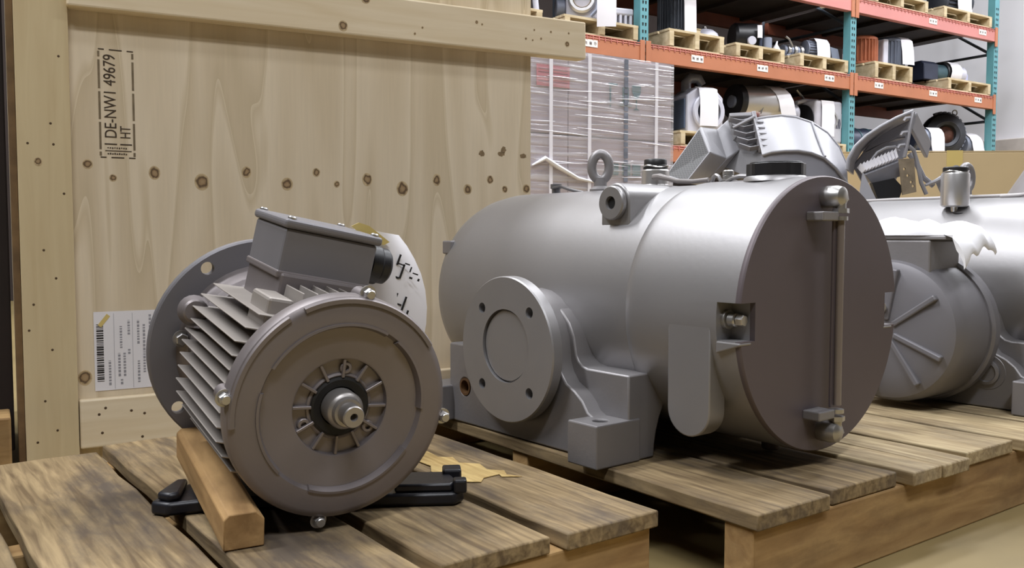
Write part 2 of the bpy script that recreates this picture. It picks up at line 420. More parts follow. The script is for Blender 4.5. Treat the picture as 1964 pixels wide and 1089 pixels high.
top = obj('top_batten', MB().box(-0.61, 0.61, -0.019, 0.019, -0.048, 0.048), BOARDW, CR, ang=0, bevel=0.004); top.location = (0.70, -0.0195, 0.983); top.rotation_euler = (0, -math.radians(0.85), 0)
bot = obj('bottom_batten', MB().box(-0.535, 0.535, -0.011, 0.011, -0.049, 0.049), BOARDW, CR, ang=0, bevel=0.003); bot.location = (0.63, -0.0115, 0.106)
# knots: flat discs in the veneer, dark ring round a paler core
def knot_mat():
    m, nt, b = _base('veneer_knot'); N, Lk = nt.nodes, nt.links
    b.inputs['Roughness'].default_value = 0.8
    tc = N.new('ShaderNodeTexCoord'); ln = N.new('ShaderNodeVectorMath'); ln.operation = 'LENGTH'
    nz = N.new('ShaderNodeTexNoise'); nz.inputs['Scale'].default_value = 110; nz.inputs['Detail'].default_value = 3
    oi = N.new('ShaderNodeObjectInfo')
    vm = N.new('ShaderNodeVectorMath'); Lk.new(tc.outputs['Object'], vm.inputs[0]); Lk.new(oi.outputs['Random'], vm.inputs[1]); vm.operation = 'ADD'
    Lk.new(vm.outputs[0], nz.inputs['Vector'])
    Lk.new(tc.outputs['Object'], ln.inputs[0])
    ma = N.new('ShaderNodeMath'); ma.operation = 'MULTIPLY_ADD'; ma.inputs[1].default_value = 0.010; ma.inputs[2].default_value = -0.005
    Lk.new(nz.outputs['Fac'], ma.inputs[0])
    ad = N.new('ShaderNodeMath'); ad.operation = 'ADD'; Lk.new(ln.outputs['Value'], ad.inputs[0]); Lk.new(ma.outputs[0], ad.inputs[1])
    sc = N.new('ShaderNodeMath'); sc.operation = 'MULTIPLY'; sc.inputs[1].default_value = 1 / 0.012
    Lk.new(ad.outputs[0], sc.inputs[0])
    r = N.new('ShaderNodeValToRGB'); e = r.color_ramp.elements
    e[0].position = 0.1; e[0].color = lin((160, 136, 102)); e[1].position = 1.0; e[1].color = lin((196, 176, 140))
    for p, c in ((0.38, (146, 120, 86)), (0.52, (92, 72, 50)), (0.66, (104, 84, 60)), (0.78, (168, 146, 110))):
        k = e.new(p); k.color = lin(c)
    Lk.new(sc.outputs[0], r.inputs['Fac']); Lk.new(r.outputs['Color'], b.inputs['Base Color'])
    return m
KN = knot_mat()
kmesh = None
def knot(parent, x, z, s=1.0, sz=1.0, y=0.0):
    global kmesh
    if kmesh is None:
        o = obj('knot', MB().lathe([(0, 0.0), (0.012, 0.0), (0.0118, 0.0004), (0, 0.0004)], axis((0, 0, 0), (0, -1, 0)), 20), KN, parent, ang=0); kmesh = o.data
    else:
        o = bpy.data.objects.new('knot', kmesh); COL.objects.link(o); o.parent = parent
    o.location = (x, y, z); o.scale = (s, 1, s * sz)
for x, z, s, q in ((.123, .626, .8, 1.0), (.169, .6, .62, 1), (.248, .613, .95, 1.25), (.342, .597, 1.25, 1.2), (.436, .621, .85, 1.25), (.525, .598, 1.1, 1.1), (.592, .626, .75, 1.1),
                   (.64, .601, .6, 1.1), (.714, .614, 1.0, 1.3), (.803, .595, 1.25, 1.2), (.894, .619, .9, 1.4), (.979, .598, 1.0, 1.1), (1.043, .624, .8, 1.1), (1.086, .601, .7, 1.1), (1.15, .604, .9, 1.1), (.108, .197, 1.1, 1.2)):
    knot(panel, x, z, s, q)
o = bpy.data.objects.new('knot', kmesh); COL.objects.link(o); o.parent = CR; o.location = (.035, -.0222, .626); o.scale = (.6, 1, .7)
o = bpy.data.objects.new('knot', kmesh); COL.objects.link(o); o.parent = top; o.location = (-.055, -.0192, -.03); o.scale = (.9, 1, 1)
o = bpy.data.objects.new('knot', kmesh); COL.objects.link(o); o.parent = top; o.location = (.0, -.0192, .035); o.scale = (.9, 1, .8)
for x, z, s in ((.50, .012, .25), (.55, -.014, .6), (.555, .014, .22), (.45, .012, .22), (.425, -.012, .25), (.445, -.014, .2), (.47, -.008, .25), (.30, .01, .22), (.285, .014, .35), (.14, -.014, .22), (.12, -.03, .25), (-.18, .02, .22)):
    o = bpy.data.objects.new('nail_hole', kmesh); COL.objects.link(o); o.parent = top; o.location = (x, -.0192, z); o.scale = (s, 1, s)
for x, z in ((.075, .83), (.058, .70), (.062, .66), (.018, .66), (.078, .565), (.04, .455), (.06, .40), (.02, .35), (.011, .3), (.05, .26), (.035, .16), (.055, .10), (.02, .08)):
    o = obj('nail', MB().lathe([(0, 0), (0.0024, 0), (0.002, 0.0006), (0, 0.0007)], axis((x, -.022, z), (0, -1, 0)), 10), mat('rusty_nail_head', (84, 66, 46), 0.7, 0.3), CR)
for x, z in ((.03, .018), (.042, .03), (.035, -.02), (.115, .012), (.11, -.036), (.09, .02)):
    obj('nail', MB().lathe([(0, 0), (0.0028, 0), (0.002, 0.0006), (0, 0.0007)], axis((x - .53, -.0112, z), (0, -1, 0)), 10), MATS['rusty_nail_head'], bot)
# scuff marks right of the knots
for x, z, wd, h in ((1.019, .689, .018, .008), (1.075, .690, .024, .007), (1.082, .700, .017, .009), (1.14, .688, .022, .006)):
    pts = []
    for i in range(14):
        a = 2 * PI * i / 14; k = random.uniform(.7, 1.1); pts.append((wd / 2 * math.cos(a) * k, h * math.sin(a) * k))
    obj('scuff_mark', MB().prism(pts, 0, 0.0003, axis((x, -0.0001, z), (0, -1, 0), (1, 0, 0))), mat('brown_scuff', (128, 108, 80), 0.9, 0, 0.25, 80), panel, ang=0)
# heat treatment stamp, reading upwards
stamp = thing('stamp', 'x', 'x'); del stamp['category']; stamp['label'] = 'black stencilled treatment stamp reading upwards'
stamp.parent = panel
def up(x, z): return axis((x, -0.0004, z), (0, -1, 0), (0, 0, 1))
obj('stamp_code', fit_text('DE-NW1 49679', up(0.178, 0.681), 0.165, 0.0225), STENCIL, stamp, ang=0)
obj('stamp_code', fit_text('HT', up(0.2035, 0.681), 0.024, 0.019), STENCIL, stamp, ang=0)
bd = MB()
def dash(mb, x0, x1, z0, z1): mb.box(x0, x1, -0.0006, 0.0, z0, z1)
b2 = MB()
for x in (0.1475, 0.2105):
    for z0, z1 in ((.644, .652), (.657, .711), (.717, .772), (.778, .835), (.841, .852)): dash(b2, x - .002, x + .002, z0, z1)
for z in (.641, .856):
    for x0, x1 in ((.147, .158), (.167, .191), (.2, .212)): dash(bd, x0, x1, z - .0011, z + .0011)
for x0, x1 in ((.155, .178), (.184, .206)): dash(bd, x0, x1, .6665, .669)
dash(bd, .156, .205, .6535, .6552)
for k in range(9): dash(bd, .160 + k * .0042, .1625 + k * .0042, .6595 - (k % 3) * .0006, .6615)
for k in range(9): dash(bd, .160 + k * .0042, .1628 + k * .0042, .647, .6495 + (k % 2) * .0008)
obj('stamp_lines', bd, STENCIL, stamp, ang=0)['kind'] = 'stuff'; obj('stamp_border', b2, STENCIL2, stamp, ang=0)['kind'] = 'stuff'
# shipping label with barcode
lab = obj('shipping_label', MB().box(.126, .26, -.0011, -.0004, .168, .329), PAPER, panel, ang=0, label='white paper shipping label with a barcode')
bars = MB(); z = .187; random.seed(3)
while z < .305:
    h = random.choice((.0012, .002, .0032)); bars.box(.1305, .1435, -.0015, -.0011, z, z + h); z += h + random.choice((.0012, .002, .0024))
obj('barcode', bars, INK, lab, ang=0)
g = MB()
for x, zs in ((.152, ((.178, .229),)), (.163, ((.17, .325),)), (.174, ((.253, .30), (.178, .19))), (.170, ((.195, .243),)), (.180, ((.195, .243),)), (.189, ((.28, .31), (.24, .25))), (.198, ((.17, .325),)), (.207, ((.26, .31), (.18, .225))), (.218, ((.2, .3),)), (.23, ((.22, .32),))):
    for z0, z1 in zs:
        zz = z0
        while zz < z1:
            l = random.uniform(.002, .006); g.box(x, x + (.0006 if z1 - z0 > .15 else .0045), -.0014, -.0011, zz, min(z1, zz + l)); zz += l + (.0 if z1 - z0 > .15 else .0022)
obj('label_print', g, GREYINK, lab, ang=0)
obj('label_tape', MB().box(-.004, .004, -.0004, .0004, -.014, .014, T(.145, -.0014, .311) @ RY(38)), TAPE, lab, ang=0)

# dark neighbouring crate and its sill at the far left edge
NC = thing('shipping_crate', 'crate coloured dark as shadow at the left edge behind the plywood crate', 'crate', (-1.4595, 1.4344, 0), (0, 0, math.radians(30.5)))
DKB = mat('shadow_dark_board', (34, 24, 20), 0.8, 0, 0.2, 6)  # near-black colour stands for the shadow between the crates
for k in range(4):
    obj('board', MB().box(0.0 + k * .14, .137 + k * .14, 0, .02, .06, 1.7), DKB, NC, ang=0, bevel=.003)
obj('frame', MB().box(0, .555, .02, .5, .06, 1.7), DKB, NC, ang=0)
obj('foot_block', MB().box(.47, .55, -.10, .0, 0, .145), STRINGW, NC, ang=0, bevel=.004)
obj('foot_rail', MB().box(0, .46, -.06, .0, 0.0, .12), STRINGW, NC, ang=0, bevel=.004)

# ================================================================== small electric motor
# local x runs out of the motor towards the camera, y to its right, z up; tilted nose-down and rolled
MO = thing('electric_motor', 'small finned grey electric motor with terminal box, tilted on the near pallet', 'motor', (-0.201, 1.04, DECK + 0.1525))
MO.rotation_euler = (RZ(-58) @ RY(6.8) @ RX(-11)).to_euler()
def circ(r, n, a0=0): return [(r * math.cos(a0 + 2 * PI * i / n), r * math.sin(a0 + 2 * PI * i / n)) for i in range(n)]
obj('stator_housing', MB().lathe([(0, -.295), (.09, -.295), (.104, -.285), (.104, -.035), (.1, -.03), (0, -.03)], XAX, 56), MOTORP, MO)
FINM = mat('motor_fin_paint', (150, 143, 137), 0.5, 0.35, 0.08, 9)
def fin(x0, x1, c0, c1, th, side):
    """a cast fin: root and tip distance from the axis along the side's direction, c = its offset"""
    mb = MB()
    c, r0, r1 = c0
    if side in 'LR':
        sg = -1 if side == 'L' else 1
        sec = [(sg * r0, c - th), (sg * r1, c - th * .45), (sg * r1, c + th * .45), (sg * r0, c + th)]
    else:
        sg = 1 if side == 'T' else -1
        sec = [(c - th, sg * r0), (c - th * .45, sg * r1), (c + th * .45, sg * r1), (c + th, sg * r0)]
    M = axis((0, 0, 0), (1, 0, 0), (0, 1, 0))
    vs = [(y, z, x0) for y, z in sec] + [(y, z, x1) for y, z in sec]
    # the near end of a fin slopes up from the shield
    tip = c1
    vs[5] = (vs[5][0], vs[5][1], x1 - tip); vs[6] = (vs[6][0], vs[6][1], x1 - tip)
    mb.add(vs, [(3, 2, 1, 0), (4, 5, 6, 7), (0, 1, 5, 4), (1, 2, 6, 5), (2, 3, 7, 6), (3, 0, 4, 7)], M)
    obj('cooling_fin', mb, FINM, MO, ang=0, bevel=.0008, seg=1)
for side in 'LR':
    for k in range(12):
        c = -0.098 + k * 0.0172
        if abs(c) > .102: continue
        r0 = math.sqrt(max(.1035 ** 2 - c * c, 0.0004)) - .004
        r1 = min(.130, math.sqrt(.142 ** 2 - c * c))
        fin(-.285 + .004 * abs(k - 6), -.034, (c, r0, r1), .012, .0023, side)
for k in range(8):
    c = -0.06 + k * 0.0172
    r0 = math.sqrt(.1035 ** 2 - c * c) - .004
    fin(-.113, -.036, (c, r0, .131 - abs(c) * .12), .012, .0023, 'T')
    fin(-.285, -.034, (c, r0, .131 - abs(c) * .12), .012, .0023, 'B')
obj('lifting_pad', MB().box(-.125, -.055, -.098, -.066, .07, .112), FINM, MO, ang=0, bevel=.004)
obj('box_pedestal', MB().box(-.255, -.115, -.07, .056, .085, .137), MOTORP, MO, ang=0, bevel=.004)
# far flange
FLZ = axis((0, 0, 0), (1, 0, 0), (0, 1, 0))
hol = [MB().cyl((-.36, .146 * math.cos(a), .146 * math.sin(a)), (-.31, .146 * math.cos(a), .146 * math.sin(a)), .0095, seg=20) for a in (PI * .25, PI * .75, PI * 1.25, PI * 1.75)]
obj('mounting_flange', MB().lathe([(0, -.345), (.160, -.345), (.1625, -.343), (.1625, -.332), (.160, -.33), (0, -.33)], FLZ, 72), FLANGEP, MO, cuts=hol)
obj('bearing_housing', MB().lathe([(0, -.33), (.125, -.33), (.12, -.318), (.112, -.312), (.108, -.29), (0, -.29)], FLZ, 48), MOTORP, MO)
for a in (PI * .5, PI, PI * 1.5):
    y, z = .122 * math.cos(a), .122 * math.sin(a)
    obj('flange_bolt', hexbolt(MB(), (-.318, y, z), (1, 0, 0), .009, .008), ZINC, MO)
obj('side_boss', MB().cyl((-.30, -.118, .045), (-.262, -.124, .05), .022, .017, 20, .003), MOTORP, MO)
# near end shield
sh = obj('end_shield', MB().lathe([(.1, -.034), (.128, -.034), (.1355, -.03), (.137, -.026), (.137, -.010), (.1355, -.005), (.131, -.0015), (.126, 0), (.104, 0), (.1035, -.0008), (.1005, -.0065), (.0985, -.0072),
        (.062, -.0072), (.0595, -.0085), (.0585, -.0160), (.034, -.0165), (.034, -.028), (0, -.028)], FLZ, 96), MOTORP, MO)
for a0, a1 in ((1.22, 2.75), (3.05, 4.05), (4.5, 5.85), (0.1, 1.05)):
    obj('ridge', MB().lathe([(.0995, -.0075), (.1045, -.0004), (.1045, .0022), (.1015, .0026), (.0985, -.004), (.0985, -.0075)], FLZ, 40, True, a0, a1), MOTORP, sh)
for a0, a1 in ((.75, 2.15), (2.3, 3.4)):
    obj('ridge', MB().lathe([(.127, -.002), (.134, -.003), (.1352, -.0005), (.1335, .0022), (.1285, .0022)], FLZ, 40, True, a0, a1), MOTORP, sh)
for k in range(12):
    a = 2 * PI * k / 12 + .12
    M = Matrix.Rotation(a, 4, 'X')
    obj('rib', MB().box(-.0175, -.0092, .036, .0592, -.0018, .0018, M), MOTORP, sh, ang=0, bevel=.0006, seg=1)
for a in (PI / 2 + .05, PI / 2 + 2.15, PI / 2 - 2.05):
    y, z = .0475 * math.cos(a), .0475 * math.sin(a)
    obj('screw_boss', MB().lathe([(.0075, -.0235), (.0075, -.0125), (.0066, -.0115), (.0036, -.0115), (.003, -.016), (0, -.016)], axis((0, y, z), (1, 0, 0)), 20), MOTORP, sh)
obj('hub_ring', MB().lathe([(.0415, -.0235), (.041, -.014), (.0385, -.0125), (.0365, -.0135), (.0365, -.024)], FLZ, 48), MOTORP, sh)
obj('shaft_seal', MB().lathe([(.0365, -.0235), (.0365, -.0115), (.0335, -.0100), (.0245, -.0125), (.0225, -.022)], FLZ, 48), RUBBER, MO)
obj('shaft', MB().lathe([(0, -.03), (.0228, -.03), (.0228, .006), (.0215, .0085), (.0185, .0105), (.0168, .016), (.0132, .0165), (.0132, .033), (.012, .0345), (.0048, .0345), (.004, .0325), (.0036, .022), (0, .022)], FLZ, 48), mat('shaft_steel', (158, 154, 152), .42, .75, .08, 30), MO)
for k, (y, z) in enumerate(((.004, .140), (-.139, -.002), (.142, .0), (.004, -.142))):
    n = Vector((0, y, z)).normalized()
    obj('bolt_lug', MB().cyl((-.04, y * .96, z * .96), (-.012, y * .96, z * .96), .0105, .0095, 20, .002), MOTORP, MO)
    bo = hexbolt(MB(), (-.012, y, z), (1, 0, 0), .0075, .0075); bo.cyl((-.012, y, z), (.0, y, z), .0058, seg=16, bev=.001)
    obj('shield_bolt', bo, ZINC, MO)
# terminal box
TB = thing('terminal_box', 'x', 'x'); del TB['category']; del TB['label']; TB.parent = MO
obj('body', MB().box(-.252, -.12, -.073, .053, .135, .193), FLANGEP, TB, ang=0, bevel=.004)
obj('base_rim', MB().box(-.254, -.118, -.075, .055, .13, .139), MOTORP, TB, ang=0, bevel=.002)
ld = obj('lid', MB().box(-.256, -.116, -.077, .057, .193, .205), FLANGEP, TB, ang=0, bevel=.0045, seg=3)
for x, y in ((-.125, -.067), (-.125, .047), (-.247, -.067), (-.247, .047)):
    obj('lid_screw', MB().lathe([(0, 0), (.0055, 0), (.0055, .002), (.004, .0034), (.0015, .0034), (.0015, .0024), (0, .0024)], axis((x, y, .205), (0, 0, 1)), 16), ZINC, ld)
gl = obj('cable_gland', MB().lathe([(0, 0), (.024, 0), (.024, .008), (.0275, .008), (.0275, .022), (.025, .025), (.025, .035), (.021, .039), (0, .039)], axis((-.165, .053, .165), (0, 1, 0)), 32), BLACK, TB)
# paper note taped to the lid, hanging behind the gland
rows = []
outl = [(.210, .050, .126), (.197, .049, .143), (.180, .050, .160), (.160, .052, .176), (.137, .055, .189), (.112, .06, .198), (.087, .068, .203), (.06, .08, .204), (.03, .09, .2)]
for i, (z, ya, yb) in enumerate(outl):
    rows.append([(-.205 + .03 * math.sin(u * 2.4) * .5 - .05 * (u ** 2) * .5, ya + (yb - ya) * u, z) for u in [j / 9 for j in range(10)]])
note = obj('paper_note', MB().sheet(rows, .0005), PAPER, MO, ang=60, label='white paper note with black handwriting')
def on_note(y, z, dy, dz, m=INK):
    return MB().box(-.0004, .0004, -dy / 2, dy / 2, -dz / 2, dz / 2, T(-.1985, y, z) @ RX(-8))
mk = MB()
for y, z, dy, dz in ((.125, .176, .003, .016), (.130, .170, .013, .002), (.134, .160, .003, .022), (.140, .172, .008, .002), (.147, .165, .002, .008), (.156, .160, .009, .002), (.150, .153, .005, .003), (.128, .150, .006, .003), (.163, .152, .003, .004),
                     (.112, .128, .004, .014), (.118, .134, .011, .002), (.124, .127, .003, .012), (.133, .118, .003, .02), (.139, .112, .011, .0025), (.147, .105, .003, .04), (.155, .088, .003, .035)):
    mb = on_note(y, z, dy, dz); mk.add(mb.v, mb.f)
obj('handwriting', mk, INK, note, ang=0)['kind'] = 'stuff'
obj('tape_strip', MB().prism([(.040, .2095), (.050, .2165), (.066, .2150), (.102, .1985), (.094, .1925), (.062, .1985)], 0, .0008, axis((-.1935, 0, 0), (1, 0, 0), (0, 1, 0))), TAPE, MO, ang=0)

# black casting under the motor
BP = thing('mounting_foot', 'flat black cast mounting foot lying under the small motor', 'casting', (-0.245, 1.185, DECK + 0.0016), (0, 0, math.radians(6)))
pts = [(-.225, -.05), (-.20, -.062), (-.14, -.042), (.08, -.05), (.165, -.052), (.178, -.035), (.165, .02), (.14, .045), (-.16, .05), (-.215, .02)]
obj('foot_bar', MB().prism(pts, 0, .017), BLACKP, BP, ang=25, bevel=.004)
obj('foot_pad', MB().prism([(.085, -.045), (.16, -.047), (.17, -.034), (.157, .016), (.09, .02)], .017, .028), BLACKP, BP, ang=25, bevel=.003)
obj('foot_pad', MB().prism([(-.218, -.046), (-.2, -.056), (-.188, -.05), (-.196, .02), (-.21, .015)], .017, .028), BLACKP, BP, ang=25, bevel=.004)
obj('foot_clip', MB().box(.15, .176, .0, .03, .015, .034), BLACKP, BP, ang=0, bevel=.003)
obj('foot_clip', MB().box(.163, .181, -.05, -.03, .015, .033), BLACKP, BP, ang=0, bevel=.003)

# ================================================================== large vacuum pumps
# local x runs along the barrel out of its end cover, y to the right of the cover, z up from the pallet deck
AX0 = axis((0, 0.006, 0.236), (1, 0, 0), (0, 1, 0))
def ring_pts(c, r, n, a0, a1, plane='xz', other=0.0):
    out = []
    for i in range(n + 1):
        a = a0 + (a1 - a0) * i / n
        u, v = c[0] + r * math.cos(a), c[1] + r * math.sin(a)
        out.append((u, other, v) if plane == 'xz' else (other, u, v))
    return out
def make_pump(label, loc, full):
    t = thing('vacuum_pump', label, 'vacuum pump', loc, (0, 0, math.radians(-51.5)))
    # barrel: rounded rear, stepped up to the front housing
    obj('barrel', MB().lathe([(0, -.812), (.09, -.812), (.15, -.806), (.178, -.796), (.194, -.778), (.203, -.752), (.2085, -.715), (.209, -.70), (.209, -.2), (0, -.2)], AX0, 96), PAINT, t)
    cuts = []
    for sg in (-1, 1):
        cuts.append(MB().box(-.036, .05, .006 + sg * .177 if sg > 0 else -.3, .3 if sg > 0 else .006 - .177, .207, .262))
    if not full: cuts = None
    obj('front_housing', MB().lathe([(0, -.222), (.207, -.222), (.2095, -.219), (.2118, -.213), (.2126, -.206), (.2128, -.2), (.2128, -.19), (.2128, -.02), (.2128, -.004), (0, -.004)], AX0, 96), PAINT, t, cuts=cuts)
    ec = MB().lathe([(0, -.004), (.2128, -.004), (.2132, 0), (.2125, .0035), (.211, .005), (.20, .005), (0, .005)], AX0, 96)
    flat = MB().prism([(.075, .0), (.3, .0), (.3, .12), (.196, .12), (.12, .052)], -.02, .02, axis((0, 0, 0), (1, 0, 0), (0, 1, 0)))
    ecx = [MB().box(-.05, .05, .006 + .177 if sg > 0 else -.3, .3 if sg > 0 else .006 - .177, .207, .262) for sg in (-1, 1)] if full else None
    cover = obj('end_cover', ec, mat('end_cover_paint', (94, 85, 88), 0.5, 0.35, 0.04, 5), t, cuts=ecx)
    if full:
        for sg in (-1, 1):
            y = .006 + sg * .19
            b = MB().cyl((-.036, y, .236), (-.030, y, .236), .014, seg=24)
            b.cyl((-.030, y, .236), (-.016, y, .236), .0098, seg=20, bev=.002)
            hexbolt(b, (-.016, y, .236), (1, 0, 0), .0088, .011, False)
            obj('cover_bolt', b, ZINC, t)
            obj('notch_wedge', MB().prism([(-.036, 0), (.006, 0), (.006, .004), (-.036, .018)], .180, .207, axis((0, 0, .206), (0, sg, 0), (1, 0, 0)) if sg > 0 else axis((0, 0, .206), (0, -1, 0), (1, 0, 0)) @ Matrix.Scale(-1, 4, (0, 1, 0))), PAINT, t, ang=0, bevel=.002)
        # oil sight glass on the cover
        sg_ = thing('sight_glass', 'x', 'x'); del sg_['category']; del sg_['label']; sg_.parent = t
        obj('glass_tube', MB().cyl((.030, .004, .098), (.030, .004, .38), .0058, seg=24), GLASS_T, sg_)
        obj('tube_bracket', MB().box(.022, .026, -.008, .003, .095, .38), MATS['end_cover_paint'], sg_, ang=0, bevel=.001)
        for z, d in ((.416, -1), (.056, 1)):
            obj('elbow', MB().lathe([(0, 0), (.016, 0), (.017, .004), (.017, .022), (.0145, .03), (.008, .034), (0, .034)], axis((.005, .0, z), (1, 0, 0)), 28).cyl((.026, .0, z), (.026, .012, z + d * .002), .0125, seg=6), ZINC, sg_)
            st = MB().cyl((.030, .002, z), (.030, .003, z + d * .018), .0078, seg=20)
            st.lathe([(0, 0), (.0125, 0), (.0125, .007), (0, .007)], axis((.030, .003, z + d * .018), (0, 0, d)), 6)
            st.lathe([(0, 0), (.0105, 0), (.0105, .006), (0, .006)], axis((.030, .003, z + d * .030), (0, 0, d)), 20)
            obj('compression_nut', st, ZINC, sg_)
            obj('clamp', MB().box(.0045, .034, -.050, -.008, z + d * .030 - .007, z + d * .030 + .007), PAINT_D, sg_, ang=0, bevel=.002)
        # flat rounded pad hanging down the flank
        pad = [(-.0865 + .04 * math.cos(a), .098 + .04 * math.sin(a)) for a in [PI + PI * i / 16 for i in range(17)]] + [(-.0465, .236), (-.1265, .236)]
        obj('side_pad', MB().prism(pad, .17, .2064, axis((0, 0, 0), (0, -1, 0), (1, 0, 0)) @ Matrix.Identity(4)), PAINT, t, ang=25, bevel=.002)
        obj('drain_plug', MB().cyl((-.10, .02, .003), (-.10, .02, .03), .0145, seg=24, bev=.002), mat('dull_brown_plug', (92, 78, 70), .6, .4), t)
    # pedestal
    FY = axis((0, 0, 0), (0, -1, 0), (1, 0, 0))           # (x, z) outline extruded towards -y
    out = [(-.64, 0), (-.235, 0), (-.235, .066), (-.252, .074), (-.264, .09), (-.282, .104), (-.303, .114), (-.316, .13), (-.323, .147)] + [(-.428 + .104 * math.cos(q * PI / 12), .16 + .104 * math.sin(q * PI / 12)) for q in range(0, 12)] + [(-.545, .15), (-.64, .15)]
    hole = [MB().cyl((-.589, -.3, .07), (-.589, -.235, .07), .0165, seg=28)]
    web = obj('pedestal', MB().prism(out, .12, .255, FY), PAINT_D, t, ang=30, bevel=.003, cuts=hole)
    obj('oil_port', MB().lathe([(.0165, 0), (.0165, .02), (.0125, .02), (.012, .0), (0, 0)], axis((-.589, -.236, .07), (0, -1, 0)), 28), RUST, t)
    out2 = [(-.66, 0), (-.19, 0), (-.19, .138), (-.285, .138), (-.297, .141), (-.306, .148), (-.312, .158)] + [(-.428 + .114 * math.cos(q * PI / 12), .165 + .09 * math.sin(q * PI / 12)) for q in range(1, 12)] + [(-.60, .17), (-.66, .14)]
    arch = [MB().cyl((-.9, .0, .0), (.1, 0, .0), .165, seg=48)]
    obj('saddle', MB().prism(out2, -.225, .225, FY), PAINT_D, t, ang=30, bevel=.003, cuts=arch)
    fo = [MB().cyl((-.215, -.262, .04), (-.215, -.262, .1), .012, seg=24)]
    obj('foot', MB().box(-.253, -.187, -.297, -.2, 0, .068), PAINT_D, t, ang=0, bevel=.0025, cuts=fo)
    obj('foot_hole', MB().cyl((-.215, -.262, .0405), (-.215, -.262, .042), .0119, seg=24), DARK, t)
    obj('foot', MB().box(-.70, -.63, -.28, -.2, 0, .068), PAINT_D, t, ang=0, bevel=.0025)
    obj('foot', MB().box(-.253, -.187, .2, .297, 0, .068), PAINT_D, t, ang=0, bevel=.0025)
    obj('foot', MB().box(-.70, -.63, .2, .297, 0, .068), PAINT_D, t, ang=0, bevel=.0025)
    mk = MB()
    for k in range(3): mk.box(-.1895, -.1885, -.235 + .0 * k, -.22, .022 + k * .007, .025 + k * .007)
    mk.box(-.1895, -.1885, -.238, -.235, .022, .039)
    obj('cast_mark', mk, PAINT, t, ang=0)['kind'] = 'stuff'
    # suction flange on the flank
    cx, cz = -.428, .160
    hs = [MB().cyl((cx + dx, -.30, cz + dz), (cx + dx, -.268, cz + dz), .0095, seg=20) for dx in (-.066, .066) for dz in (-.068, .068)]
    hs.append(MB().cyl((cx, -.30, cz + .006), (cx, -.275, cz + .006), .064, seg=56))
    obj('suction_flange', MB().lathe([(0, .012), (.112, .012), (.116, .016), (.116, .020), (.124, .022), (.127, .0245), (.127, .0425), (.125, .045), (0, .045)], axis((cx, -.24, cz), (0, -1, 0), (1, 0, 0)), 80), PAINT, t, cuts=hs)
    obj('flange_neck', MB().cyl((cx, -.1, cz), (cx, -.245, cz), .092, .098, 64), PAINT_D, t)
    obj('port_cover', MB().lathe([(0, 0), (.058, 0), (.06, .002), (.0605, .006), (0, .006)], axis((cx, -.2745, cz + .006), (0, -1, 0)), 56), PAINT, t)
    # rear lug
    obj('rear_lug', MB().box(-.782, -.75, -.176, -.14, .318, .346), PAINT_D, t, ang=0, bevel=.003)
    # oil filter lug across the top with its socket plug
    lug = [(-.033, -.1), (.033, -.1), (.033, .022)] + [(.0 + .033 * math.cos(a), .022 + .033 * math.sin(a)) for a in [PI * i / 12 for i in range(1, 12)]] + [(-.033, .022)]
    if full:
        obj('filter_lug', MB().prism(lug, -.02, .15, axis((-.297, 0, .391), (0, -1, 0), (1, 0, 0))), PAINT, t, ang=30, bevel=.003)
        pk = MB().lathe([(0, 0), (.0275, 0), (.029, .002), (.029, .009), (.027, .0115), (.0115, .0115), (.0105, .004), (0, .004)], axis((-.297, -.15, .412), (0, -1, 0)), 36)
        pg = obj('socket_plug', pk, PAINT, t)
        obj('hex_socket', MB().cyl((-.297, -.1545, .412), (-.297, -.1565, .412), .0102, seg=6), DARK, pg, ang=0)
        # filler with black cap
        fc = MB().lathe([(0, 0), (.029, 0), (.029, .003), (.0255, .005), (.0255, .03), (.024, .032), (0, .032)], axis((-.352, .01, .446), (0, 0, 1)), 36)
        fl = obj('oil_filler', fc, ALU, t)
        cp = MB().lathe([(0, 0), (.0215, 0), (.0225, .003), (.0225, .008), (.021, .009), (.021, .018), (.0195, .0195), (0, .0195)], axis((-.352, .01, .478), (0, 0, 1)), 28)
        obj('filler_cap', cp, BLACK, fl, ang=50)
        obj('clip_ring', MB().tube([(-.352 + .0225 * math.cos(a), .01 + .0225 * math.sin(a), .484 + .0018 * math.sin(3 * a)) for a in [2 * PI * i / 36 for i in range(36)]], .0016, 6, True), STEEL, fl)
        cab = [(-.335, -.012, .463), (-.318, -.016, .463), (-.30, -.016, .459), (-.28, -.012, .4535), (-.25, -.005, .4515), (-.22, .0, .4535)]
        obj('hose', MB().tube(cab, [.006, .006, .0045, .004, .004, .004], 10), mat('grey_hose', (128, 122, 120), .5), t)
        cab = [(-.205, -.01, .448), (-.2, -.012, .456), (-.193, -.014, .459), (-.186, -.015, .456), (-.182, -.014, .448)]
        obj('cable_loop', MB().tube(cab, .0035, 8), PAINT, t)
        obj('top_bolt', MB().lathe([(0, 0), (.015, 0), (.015, .003), (.0095, .004), (.0095, .010), (.0085, .011), (.0095, .012), (.0095, .018), (.007, .02), (0, .02)], axis((-.178, .0, .4475), (0, 0, 1)), 24), ZINC, t)
        obj('cap_collar', MB().lathe([(0, 0), (.052, 0), (.05, .006), (.046, .009), (0, .009)], axis((-.084, .0, .443), (0, 0, 1)), 40), PAINT, t)
        cpm = MB()
        prof = []
        for i in range(40):
            a = 2 * PI * i / 40; r = .0445 + (.0018 if i % 4 < 2 else 0)
            prof.append((r * math.cos(a), r * math.sin(a)))
        cpm.prism(prof, .452, .472, T(-.084, 0, 0)); cpm.cyl((-.084, 0, .472), (-.084, 0, .4745), .041, seg=40)
        obj('oil_cap', cpm, BLACK, t, ang=20, bevel=.0015)
